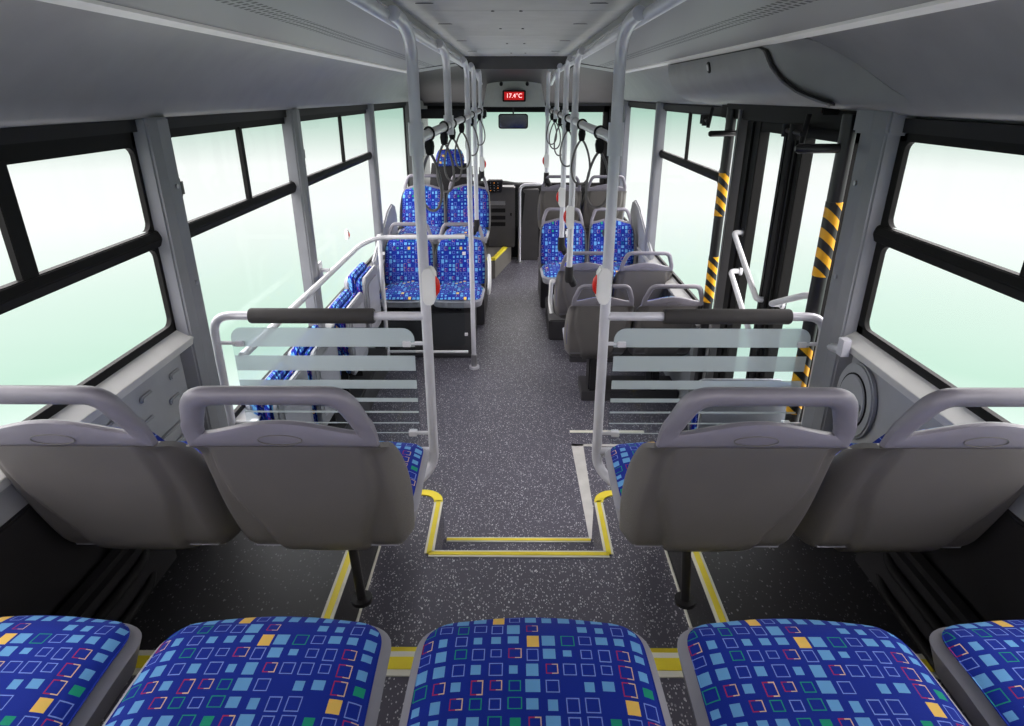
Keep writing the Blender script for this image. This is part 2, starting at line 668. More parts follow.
# raised panel with pressed ribs low on the left wall, and the round hatch on the right
def rrect(y0, y1, z0, z1, r, n=6):
    out = []
    for cy_, cz_, a in ((y1 - r, z1 - r, 0), (y0 + r, z1 - r, 90), (y0 + r, z0 + r, 180), (y1 - r, z0 + r, 270)):
        for k in range(n + 1):
            t = math.radians(a + 90 * k / n)
            out.append((cy_ + r * math.cos(t), cz_ + r * math.sin(t)))
    return out

m_ = MB()
m_.prism(rrect(0.6, 2.05, 0.90, 1.225, 0.05), 'x', -1.191, -1.178)
t = m_.build('wall_panel_left', M['wall'], smooth=False, bevel=0.006)
t['kind'] = 'structure'
for (y0, z0) in ((1.80, 1.165), (1.98, 1.165), (1.78, 1.085), (1.62, 1.165), (1.95, 1.085)):
    b_ = MB()
    b_.prism(rrect(y0 - 0.035, y0 + 0.035, z0 - 0.012, z0 + 0.012, 0.0115), 'x', -1.18, -1.166)
    b_.build('pressed_rib', M['wall'], t, bevel=0.004)
for z0 in (0.99, 0.935):
    b_ = MB()
    b_.prism(rrect(1.48, 2.02, z0 - 0.012, z0 + 0.012, 0.0115), 'x', -1.18, -1.164)
    b_.build('pressed_rib', M['wall'], t, bevel=0.004)
m_ = MB()
m_.prism(rrect(0.6, 2.05, 0.90, 1.225, 0.05), 'x', 1.178, 1.191)
t = m_.build('wall_panel_right', M['wall'], smooth=False, bevel=0.006)
t['kind'] = 'structure'
for (y0, z0) in ((1.66, 1.165), (1.70, 1.12), (1.58, 1.14)):
    b_ = MB()
    b_.prism(rrect(y0 - 0.03, y0 + 0.03, z0 - 0.010, z0 + 0.010, 0.0095), 'x', 1.168, 1.18)
    b_.build('pressed_rib', M['wall'], t, bevel=0.004)
hatch = thing('round_hatch', 'round grey access cover on the right wall panel below the rear window', 'hatch', (1.178, 1.95, 1.085))
b_ = MB()
ring = [(0.118 * math.cos(2 * PI * k / 40), 0.135 * math.sin(2 * PI * k / 40) + 0.0) for k in range(40)]
b_.prism(ring, 'x', -0.022, 0.0)
b_.build('surround', M['wall'], hatch, bevel=0.006)
b_ = MB()
b_.prism([(0.088 * math.cos(2 * PI * k / 40), 0.098 * math.sin(2 * PI * k / 40)) for k in range(40)], 'x', -0.0245, -0.018)
b_.build('shadow_gap', M['black'], hatch)
b_ = MB()
b_.prism([(0.082 * math.cos(2 * PI * k / 40), 0.092 * math.sin(2 * PI * k / 40)) for k in range(40)], 'x', -0.029, -0.02)
b_.build('cover', M['wall'], hatch, bevel=0.003)
b_ = MB()
b_.disc((-0.029, -0.058, 0.0), (-1, 0, 0), 0.013, 0.005)
b_.build('lock', M['steel'], hatch)

# ---- windows: frames, bars, panes
wn = [0]
def window(sx, y0, y1, z0, z1, bar=None, div=None, fw=0.035, latch=None):
    wn[0] += 1
    xi, xo = sx * 1.183, sx * 1.200
    m_ = MB()
    m_.box(xi, xo, y0, y0 + fw, z0, z1)
    m_.box(xi, xo, y1 - fw, y1, z0, z1)
    m_.box(xi, xo, y0, y1, z0, z0 + fw * 0.7)
    m_.box(xi, xo, y0, y1, z1 - fw, z1)
    # rounded inner corners
    cuts = [(z0 + fw * .7, z1 - fw)]
    if bar:
        cuts = [(z0 + fw * .7, bar - 0.032), (bar + 0.03, z1 - fw)]
    for (a, b) in cuts:
        for cy_, dy in ((y0 + fw, 1), (y1 - fw, -1)):
            for cz_, dz in ((a, 1), (b, -1)):
                r = 0.03
                poly = [(cy_, cz_)]
                for k in range(7):
                    th = PI / 2 * k / 6
                    poly.append((cy_ + dy * (r - r * math.sin(th)), cz_ + dz * (r - r * math.cos(th))))
                m_.prism(poly, 'x', xi, xo)
    o_ = m_.build('window_%d' % wn[0], M['winframe'], smooth=False, bevel=0.002)
    o_['kind'] = 'structure'
    if bar:
        b_ = MB()
        b_.prism([(sx * 1.175, bar - 0.028), (sx * 1.165, bar), (sx * 1.175, bar + 0.026), (sx * 1.2, bar + 0.026), (sx * 1.2, bar - 0.028)], 'y', y0 + 0.01, y1 - 0.01)
        b_.build('crossbar', M['winframe'], o_, smooth=False, bevel=0.003)
    if div:
        b_ = MB()
        b_.box(sx * 1.178, sx * 1.198, div - 0.014 * (2 if fw > .04 else 1), div + 0.014 * (2 if fw > .04 else 1), bar + 0.02, z1 - fw + 0.01)
        b_.build('sliding_sash', M['winframe'], o_, smooth=False, bevel=0.002)
    if latch:
        b_ = MB()
        b_.box(sx * 1.15, sx * 1.19, latch - 0.017, latch + 0.017, 1.725, 1.785)
        b_.build('latch', M['blackmetal'], o_, bevel=0.008)
    g_ = MB()
    g_.box(sx * 1.190, sx * 1.194, y0 + 0.01, y1 - 0.01, z0 + 0.01, z1 - 0.01)
    g_.build('pane', M['glass'], o_, smooth=False)
    return o_

window(-1, 0.20, 2.10, 1.285, 1.95, bar=1.615, div=1.49, fw=0.05)
window(-1, 2.17, 3.50, 0.79, 1.95, bar=1.60, div=2.87, fw=0.035, latch=2.235)
window(-1, 3.50, 5.42, 0.79, 1.95, bar=1.60, div=4.55, latch=3.60)
window(-1, 5.42, 7.25, 0.79, 1.96)
window(1, 0.20, 2.08, 1.285, 1.97, bar=1.635, div=1.42, fw=0.05)
window(1, 3.78, 5.46, 0.79, 1.97, bar=1.61, div=4.62)
window(1, 5.46, 7.15, 0.79, 1.97)

# ---- pillars
def pillar(name, sx, y0, y1, z0, z1, depth=0.09, mat='pillar', screws=()):
    m_ = MB()
    a, b = sx * 1.20, sx * (1.20 - depth)
    c = (y1 - y0)
    poly = [(a, y0), (sx * (1.20 - depth * .8), y0 + c * 0.12), (b, y0 + c * 0.42), (b, y1 - c * 0.08), (sx * (1.20 - depth * .85), y1), (a, y1)]
    m_.prism(poly, 'z', z0, z1)
    o_ = m_.build(name, M[mat], smooth=False, bevel=0.006)
    o_['kind'] = 'structure'
    for z in screws:
        b_ = MB()
        b_.disc((b + sx * 0.002, y1 - c * 0.3, z), (-sx, 0, 0), 0.008, 0.007)
        b_.build('screw', M['steel'], o_)
    return o_

pillar('pillar_left', -1, 2.06, 2.20, 0.43, 1.985, 0.07, screws=(1.77, 1.44))
pillar('pillar_left', -1, 3.44, 3.55, 0.0, 1.985, 0.07, screws=(1.7, 1.3))
pillar('pillar_left', -1, 5.35, 5.47, 0.0, 1.99, 0.06)
pillar('pillar_left', -1, 7.2, YF, 0.0, 1.99, 0.10, 'pillard')
pillar('pillar_right', 1, 2.06, 2.22, 0.43, 2.01, 0.07, screws=(1.78, 1.46))
pillar('pillar_right', 1, 5.40, 5.52, 0.0, 2.0, 0.07)
pillar('pillar_right', 1, 7.1, 7.28, 0.0, 2.0, 0.07)
m_ = MB()
m_.prism([(1.20, 2.03), (1.13, 2.05), (1.115, 2.12), (1.115, 2.235), (1.20, 2.25)], 'z', 1.935, 2.02)
struct('trim_11', m_, M['pillar'], smooth=False, bevel=0.008)

# ---- roof: centre ceiling, vented panels, light strips, coves
m_ = MB()
for a, b in ((YB, 1.55), (1.555, 2.55), (2.555, 3.55), (3.555, 4.55), (4.555, 5.42)):
    m_.box(-0.44, 0.44, a, b, 2.325, 2.36)
m_.box(-0.44, 0.44, YB, 5.42, 2.333, 2.37)
struct('ceiling', m_, M['ceil'], smooth=False)
m_ = MB()
for y in (2.35, 3.0, 3.9, 4.8):
    for x in (-0.30, 0.27):
        m_.prism([(x - .03, y), (x + .03, y), (x + .022, y - 0.012), (x - .022, y - 0.012)], 'z', 2.3235, 2.3255)
    m_.disc((-0.13 + 0.02 * y, y + 0.2, 2.3255), (0, 0, -1), 0.006, 0.003, 8)
    m_.disc((-0.03 + 0.02 * y, y + 0.2, 2.3255), (0, 0, -1), 0.006, 0.003, 8)
struct('trim_12', m_, M['dark'], smooth=False)
YC = 5.9
COVE = [(0.875, 2.215), (0.92, 2.200), (0.97, 2.17), (1.02, 2.13), (1.065, 2.085), (1.10, 2.04), (1.125, 2.00), (1.145, 1.985), (1.175, 1.98), (1.215, 1.985)]
for sx in (-1, 1):
    s_ = side(sx)
    m_ = MB()
    m_.prism([(sx * 0.44, 2.325), (sx * 0.395, 2.325), (sx * 0.395, 2.30), (sx * 0.44, 2.285), (sx * 0.845, 2.225), (sx * 0.845, 2.26)], 'y', YB, YC)
    struct('ceiling_vent_panel_' + s_, m_, M['vent'], smooth=False)
    m_ = MB()
    m_.prism([(sx * 0.845, 2.23), (sx * 0.843, 2.217), (sx * 0.872, 2.208), (sx * 0.875, 2.225)], 'y', YB, YC + .1)
    tag(m_.build('light_strip', M['strip'], smooth=False), 'long pale light strip along the %s ceiling edge' % s_, 'light')
    m_ = MB()
    dz = 0.02 if sx > 0 else 0.0
    def cov(y, k):
        # towards the front the cove narrows down to its lower edge
        x, z = COVE[k]
        tt = max(0.0, (y - 5.6) / 2.6)
        return (sx * x, y, z + dz * 0.6)
    rows = [cov(0, k) for k in range(len(COVE))]
    ends = [5.9, 6.0, 6.2, 6.45, 6.75, 7.1, 7.5, 7.8, 8.1, 8.3]
    P, Q = [], []
    for k, (x, z) in enumerate(COVE):
        yy = [YB, 1.5, 3.0, 4.5, 5.6, ends[k]]
        P.append([(sx * x, y, z + dz * .6) for y in yy])
        Q.append([(sx * (x + 0.02), y, z + 0.03 + dz * .6) for y in yy])
    m_.solid(P, Q)
    struct('ceiling_cove_' + s_, m_, M['cove'])
    # header closing cove to window
    m_ = MB()
    m_.box(sx * 1.17, sx * 1.24, YB, YF, 1.945, 1.985)
    m_.box(sx * 0.85, sx * 1.27, YB, YF, 2.30, 2.37)
    struct('trim_%d' % (13 if sx < 0 else 14), m_, M['dark'], smooth=False)
# roof skin so that no sky enters above the panels
m_ = MB()
m_.box(-1.28, 1.28, YB, YF + .1, 2.375, 2.41)
struct('roof', m_, M['bulk'], smooth=False)

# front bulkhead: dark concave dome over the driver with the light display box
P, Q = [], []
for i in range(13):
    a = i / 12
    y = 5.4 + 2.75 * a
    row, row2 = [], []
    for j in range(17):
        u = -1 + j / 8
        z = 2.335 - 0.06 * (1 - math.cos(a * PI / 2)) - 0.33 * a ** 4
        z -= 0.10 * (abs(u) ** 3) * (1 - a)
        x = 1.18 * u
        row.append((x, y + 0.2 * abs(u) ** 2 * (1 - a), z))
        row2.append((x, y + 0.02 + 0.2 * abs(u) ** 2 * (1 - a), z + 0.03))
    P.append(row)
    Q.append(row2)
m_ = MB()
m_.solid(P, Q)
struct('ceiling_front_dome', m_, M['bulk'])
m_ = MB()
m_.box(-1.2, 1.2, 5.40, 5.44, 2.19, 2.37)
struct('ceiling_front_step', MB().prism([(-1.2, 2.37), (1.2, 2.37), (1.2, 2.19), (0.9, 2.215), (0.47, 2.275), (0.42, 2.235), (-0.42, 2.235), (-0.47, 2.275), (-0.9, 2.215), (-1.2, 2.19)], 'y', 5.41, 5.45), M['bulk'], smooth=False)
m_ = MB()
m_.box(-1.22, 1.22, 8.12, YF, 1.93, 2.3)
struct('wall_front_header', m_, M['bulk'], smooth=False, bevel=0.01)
# light grey console with the temperature display
con = thing('ceiling_console', 'light grey overhead console holding the red temperature display', 'console', (-0.02, 7.35, 1.93))
P, Q = [], []
for i in range(9):
    a = i / 8
    row, row2 = [], []
    for j in range(13):
        u = -1 + j / 6
        w_ = 0.34 - 0.05 * (1 - a) * 0 - 0.05 * a
        z = 0.0 + 0.30 * a
        y = 0.0 + 0.16 * a
        bulge = 0.10 * (1 - abs(u) ** 2.5)
        row.append((w_ * u, y + 0.10 - bulge, z - 0.02 * abs(u) ** 4 * a))
        row2.append((w_ * u * 0.98, 0.7, z))
    P.append(row)
    Q.append(row2)
MB().solid(P, Q).build('housing', M['console'], con)
for x in (-0.14, 0.14):
    MB().disc((x, 0.075, 0.235), (0, -1, -0.4), 0.018, 0.03, 12).build('spotlight', M['dark'], con)
d_ = thing('temperature_display', 'small red lit temperature display on the front ceiling console', 'display', (-0.02, 7.345, 2.04))
MB().box(-0.125, 0.125, 0, 0.06, -0.058, 0.058).build('display_frame', M['dark'], d_, bevel=0.006)
MB().box(-0.105, 0.105, -0.006, 0.01, -0.040, 0.040).build('screen', M['led'], d_, smooth=False)
tx = bpy.data.curves.new('digits', 'FONT')
tx.body = '17.4\u00b0C'
tx.size = 0.062
tx.align_x = 'CENTER'
tx.align_y = 'CENTER'
tx.extrude = 0.001
to = bpy.data.objects.new('digits', tx)
C.objects.link(to)
to.data.materials.append(M['ledtext'])
me_ = bpy.data.meshes.new_from_object(to)
bpy.data.objects.remove(to)
to = bpy.data.objects.new('digits', me_)
C.objects.link(to)
to.parent = d_
to.location = (0, -0.0085, 0)
to.rotation_euler = (PI / 2, 0, 0)

# windscreen
m_ = MB()
m_.box(-1.22, 1.22, YF - .03, YF + .05, 1.85, 1.96)
m_.box(-1.22, -1.13, YF - .03, YF + .05, 0.9, 1.96)
m_.box(1.10, 1.22, YF - .03, YF + .05, 0.9, 1.96)
m_.box(-1.22, 1.22, YF - .03, YF + .05, 0.9, 0.99)
ws = m_.build('window_8', M['winframe'], smooth=False, bevel=0.004)
ws['kind'] = 'structure'
MB().box(-1.15, 1.15, YF, YF + .006, 0.95, 1.9).build('pane', M['glass'], ws, smooth=False)
m_ = MB()
m_.box(-1.27, 1.27, YB - .06, YB, 0.0, 1.75)
m_.box(-1.27, 1.27, YB - .06, YB, 2.15, 2.4)
struct('wall_back', m_, M['wall'], smooth=False)
m_ = MB()
m_.box(-1.27, 1.27, YF, YF + .06, 0.0, 0.95)
struct('wall_front', m_, M['dark'], smooth=False)
# front door (right) and its dark frame
fd = MB()
for y in (7.3, 7.88, 7.94, 8.48):
    fd.box(1.17, 1.22, y, y + 0.05, 0.02, 1.97)
for z in (0.02, 1.90):
    fd.box(1.18, 1.21, 7.3, 8.5, z, z + 0.07)
fo = fd.build('door_1', M['winframe'], smooth=False)
fo['kind'] = 'structure'
MB().box(1.193, 1.198, 7.34, 8.48, 0.05, 1.94).build('pane', M['glass'], fo, smooth=False)
m_ = MB()
m_.box(-1.2, -0.34, 7.72, 7.90, 1.80, 1.90)
tag(m_.build('sun_visor', M['dark'], bevel=0.015), 'dark roller blind above the left side of the windscreen', 'sun visor')
mi = thing('rear_view_mirror', 'rectangular rear view mirror hanging in front of the windscreen', 'mirror', (-0.03, 7.5, 1.78))
MB().prism(rrect(-0.165, 0.165, -0.078, 0.078, 0.03), 'y', -0.012, 0.015).build('housing', M['dark'], mi, bevel=0.004)
MB().prism(rrect(-0.152, 0.152, -0.066, 0.066, 0.024), 'y', -0.015, -0.011).build('glass', M['mirror'], mi, smooth=False)
MB().tube([(0, 0.01, 0.06), (0, 0.0, 0.20)], 0.008, 8).build('stem', M['dark'], mi)

# ---- middle door on the right
m_ = MB()
m_.box(1.14, 1.22, 2.24, 3.78, 1.935, 2.03)
m_.box(1.08, 1.2, 2.40, 3.50, 1.985, 2.03)
o_ = struct('door_2_header', m_, M['winframe'], smooth=False, bevel=0.006)
def leaf(n, y0, y1, wa, wb_):
    m_ = MB()
    m_.box(1.165, 1.215, y0, y0 + wa, 0.03, 1.935)
    m_.box(1.165, 1.215, y1 - wb_, y1, 0.03, 1.935)
    m_.box(1.155, 1.17, y0 + wa * .35, y0 + wa * .6, 0.03, 1.93)
    m_.box(1.155, 1.17, y1 - wb_ * .6, y1 - wb_ * .35, 0.03, 1.93)
    m_.box(1.17, 1.21, y0, y1, 0.03, 0.13)
    m_.box(1.17, 1.21, y0, y1, 1.89, 1.935)
    o_ = m_.build('door_%d' % n, M['winframe'], smooth=False, bevel=0.004)
    o_['kind'] = 'structure'
    MB().box(1.186, 1.191, y0 + 0.02, y1 - 0.02, 0.05, 1.91).build('pane', M['glass'], o_, smooth=False)
    b_ = MB()
    yy = y1 if n == 2 else y0
    b_.tube([(1.16, yy, 0.05), (1.16, yy, 1.9)], 0.014, 8)
    b_.build('rubber_edge', M['dark'], o_)
    return o_
l2 = leaf(2, 2.33, 2.81, 0.06, 0.10)
l3 = leaf(3, 2.83, 3.40, 0.09, 0.19)
for (p0, p1, par, nm) in (((1.12, 3.25, 1.40), (1.12, 2.82, 1.175), l3, 'grab_bar'), ((1.12, 3.22, 1.205), (1.12, 2.80, 0.98), l3, 'grab_bar'),
                      ((1.12, 2.36, 1.335), (1.12, 2.66, 1.205), l2, 'grab_bar')):
    a, b = Vector(p0), Vector(p1)
    b_ = MB()
    b_.tube(rpath([a + Vector((0.045, 0, 0)), a, b, b + Vector((0.045, 0, 0))], 0.03), 0.0135, 10)
    b_.disc(a + Vector((0.045, 0, 0)), (1, 0, 0), 0.022, 0.012, 12)
    b_.disc(b + Vector((0.045, 0, 0)), (1, 0, 0), 0.022, 0.012, 12)
    b_.build(nm, M['white'], par)
# light grey jamb beside the far shaft
m_ = MB()
m_.box(1.13, 1.2, 3.42, 3.46, 0.0, 2.0)
m_.box(1.15, 1.2, 3.46, 3.80, 0.0, 0.8)
struct('door_jamb', m_, M['pillard'], smooth=False, bevel=0.006)

def shaft(y, bands, label, arm):
    t = thing('door_shaft', label, 'door post', (1.135, y, 0.0), 0)
    MB().tube([(0, 0, 0.005), (0, 0, 1.99)], 0.027, 16).build('shaft', M['blackmetal'], t)
    for z0, z1 in bands:
        b_ = MB()
        b_.tube([(0, 0, z0), (0, 0, z1)], 0.0285, 16)
        b_.build('hazard_sleeve', M['hazard'], t)
    b_ = MB()
    if arm == 1:
        b_.tube([(-0.015, 0, 1.88), (-0.165, -0.01, 1.88), (-0.175, -0.01, 1.88)], [0.016, 0.016, 0.008], 12)
    else:
        b_.tube([(-0.14, -0.10, 1.865), (-0.13, -0.10, 1.865), (0.03, -0.04, 1.865), (0.03, 0.0, 1.865)], [0.008, 0.015, 0.015, 0.012], 12)
    b_.build('lever', M['blackmetal'], t)
    b_ = MB()
    b_.tube([(-0.05, 0.24, 1.88), (-0.03, 0.26, 1.985)], 0.010, 10)
    b_.tube([(-0.06, 0.22, 1.915), (-0.01, 0.5, 1.915)], 0.010, 10)
    b_.disc((-0.03, 0.36, 1.885), (0, 0, 1), 0.024, 0.06, 12)
    b_.disc((-0.01, 0.5, 1.89), (0, 0, 1), 0.018, 0.05, 12)
    b_.build('linkage', M['dark'], t)
    MB().disc((0, 0, 0.0), (0, 0, 1), 0.04, 0.03, 16).build('foot', M['dark'], t)
    return t
shaft(2.30, ((1.43, 1.70), (0.86, 1.16)), 'black door shaft with hazard stripes beside the rear edge of the middle door', 1)
shaft(3.57, ((1.43, 1.66), (0.93, 1.20)), 'black door shaft with hazard stripes beside the front edge of the middle door', 2)

# bulged luggage-like mechanism cover over the door
ov = thing('door_mechanism_cover', 'bulging grey cover with a hatch above the middle door', 'cover', (0, 0, 0))
HP = [(0.865, 2.222), (0.868, 2.19), (0.878, 2.145), (0.90, 2.10), (0.935, 2.062), (0.98, 2.035), (1.03, 2.018), (1.09, 2.008), (1.15, 2.002)]
BASE = [(0.875, 2.22), (0.93, 2.205), (0.975, 2.178), (1.02, 2.142), (1.06, 2.10), (1.09, 2.062), (1.112, 2.035), (1.13, 2.012), (1.15, 2.000)]
P, Q = [], []
NY = 28
for k in range(len(HP)):
    row, row2 = [], []
    for i in range(NY + 1):
        a = i / NY
        y0_ = 2.24 - 0.45 * (k / 8) ** 1.3
        y1_ = 4.12
        y = y0_ + (y1_ - y0_) * a
        bl = min(1, max(0, a / 0.13)) if a < 0.5 else min(1, max(0, (1 - a) / 0.06))
        bl = bl * bl * (3 - 2 * bl)
        x = BASE[k][0] * (1 - bl) + HP[k][0] * bl
        z = BASE[k][1] * (1 - bl) + HP[k][1] * bl
        row.append((x, y, z))
        row2.append((BASE[k][0] + 0.012, y, BASE[k][1] + 0.012))
    P.append(row)
    Q.append(row2)
MB().solid(P, Q).build('housing', M['cove'], ov)
def hp_panel(y0, y1, k0, k1, off, ny=20, slant=0.30):
    P, Q = [], []
    n = 14
    for i in range(n + 1):
        kk = k0 + (k1 - k0) * i / n
        k = int(min(kk, 7))
        fr = kk - k
        x = HP[k][0] * (1 - fr) + HP[k + 1][0] * fr
        z = HP[k][1] * (1 - fr) + HP[k + 1][1] * fr
        dx, dz_ = HP[k + 1][0] - HP[k][0], HP[k + 1][1] - HP[k][1]
        L_ = math.hypot(dx, dz_)
        nx, nz_ = dz_ / L_, -dx / L_          # outwards towards the aisle
        if nx > 0: nx, nz_ = -nx, -nz_
        t = i / n
        ya = y0 - slant * t ** 1.5 + 0.06 * (max(0, 1 - t / .12) ** 2 + max(0, (t - .88) / .12) ** 2)
        yb = y1 - 0.06 * (max(0, 1 - t / .12) ** 2 + max(0, (t - .88) / .12) ** 2)
        P.append([(x + nx * off, ya + (yb - ya) * j / ny, z + nz_ * off) for j in range(ny + 1)])
        Q.append([(x - nx * 0.004, ya + (yb - ya) * j / ny, z - nz_ * 0.004) for j in range(ny + 1)])
    return MB().solid(P, Q)
hp_panel(2.432, 3.955, 0.45, 5.86, 0.0035).build('hatch_gap', M['dark'], ov)
ht = hp_panel(2.445, 3.94, 0.58, 5.72, 0.010).build('hatch', M['cove'], ov)
b_ = MB()
b_.disc((0.871, 3.12, 2.165), (-1, 0, -0.25), 0.024, 0.012, 20)
b_.build('lock_ring', M['dark'], ht)
MB().disc((0.861, 3.12, 2.163), (-1, 0, -0.25), 0.014, 0.006, 16).build('lock', M['steel'], ht)
for y in (2.9, 3.6):
    MB().box(0.868, 0.885, y - 0.03, y + 0.03, 2.200, 2.210).build('hinge', M['dark'], ov)


# ------------------------------------------------------------------ seats
def yb(z):           # y of the back surface of the back shell at height z (local; seat faces +Y)
    return -0.36 * (z - 0.33) + (0.05 * max(0, (0.42 - z) / 0.09) ** 2)

def wb(z):           # half width of the back shell
    t = (z - 0.33) / (0.76 - 0.33)
    return 0.196 + 0.030 * math.sin(min(1, max(0, t * 0.92 + 0.04)) * PI) ** 0.7

def back_shell_grid(off_in=0.0):
    P, Q = [], []
    nu = 52
    for i in range(23):
        s_ = i / 22
        z = 0.308 + 0.452 * s_
        w = wb(z)
        if s_ < 0.08: w *= 0.94 + 0.06 * s_ / 0.08
        row, row2 = [], []
        # groove lines follow an S curve
        gc = 0.80 - 0.30 * (1 / (1 + math.exp((s_ - 0.50) * 9)))
        gc = 0.50 + 0.30 * (1 / (1 + math.exp(-(s_ - 0.48) * 8))) if True else gc
        for j in range(nu + 1):
            u = -1 + 2 * j / nu
            au = abs(u)
            wrap = 0.075 * max(0, (au - 0.84) / 0.16) ** 2 * (1 - s_ ** 6)
            dent = (0.018 / (1 + math.exp(-(au - gc) * 60)) + 0.008 * math.exp(-((au - gc) / 0.035) ** 2)) * (1 if s_ < .93 else (1 - s_) / .07)
            z2 = z - (0.012 * (1 - au * au) if s_ == 0 else 0)
            y = yb(z) + wrap + dent
            row.append((u * w, y, z2))
            row2.append((u * w * 0.985, y + 0.022, z2))
        P.append(row)
        Q.append(row2)
    return P, Q

def back_cushion_grid(front=False):
    P, Q = [], []
    nu = 20
    for i in range(21):
        s_ = i / 20
        row, row2 = [], []
        for j in range(nu + 1):
            u = -1 + 2 * j / nu
            top = (0.782 if front else 0.762) + 0.034 * math.cos(u * PI / 2) ** 1.5 if abs(u) < 1 else (0.782 if front else 0.762)
            z = 0.44 + (top - 0.44) * s_
            w = wb(min(z, .76)) * (0.94 if front else 0.86) * (1 - 0.10 * max(0, (s_ - 0.8) / 0.2) ** 2)
            edge = max(abs(u) ** 8, max(0, (s_ - 0.85) / 0.15) ** 3)
            y = yb(z) + 0.052 + 0.024 * (1 - edge) + 0.012 * abs(u) ** 2
            row.append((u * w, y, z))
            row2.append((u * w, yb(z) + 0.044, z))
        P.append(row)
        Q.append(row2)
    return P, Q

def pan_outline(v, w0):
    """half width at depth fraction v (0 back, 1 front)"""
    w = w0 * (1 - 0.05 * v) * (0.86 + 0.14 * min(1, v / 0.25))
    r = 0.22
    if v > 1 - r:
        t = (v - (1 - r)) / r
        w -= w0 * 0.36 * (1 - (max(0, 1 - t ** 3.2)) ** 0.5)
    return w

def pan_grid(w0, y0, y1, ztop, drop, inset, crown, nose, bot):
    P, Q = [], []
    nu, nv = 22, 26
    for i in range(nv + 1):
        v = math.sin(i / nv * PI / 2)
        row, row2 = [], []
        y = y0 + (y1 - y0) * v
        for j in range(nu + 1):
            u = -1 + 2 * j / nu
            uu = math.sin(u * PI / 2)
            w = pan_outline(v, w0)
            e = max(abs(uu) ** 7, max(0, (v - 0.55) / 0.45) ** 3.2)
            z = ztop + crown * (1 - uu * uu) - drop * e
            yy = y - 0.008 * (uu * uu) * v
            z -= nose * max(0, (v - 0.6) / 0.4) ** 2
            row.append((uu * w, yy, z))
            row2.append((uu * w * (0.94 if bot > 0.03 else 1), yy - (0.02 * v if bot > 0.03 else 0), ztop - bot - nose * max(0, (v - 0.6) / 0.4) ** 2))
        P.append(row)
        Q.append(row2)
    return P, Q

SD = -0.03
def low(mb):
    mb.v = [(x, y, z + SD) for x, y, z in mb.v]
    return mb

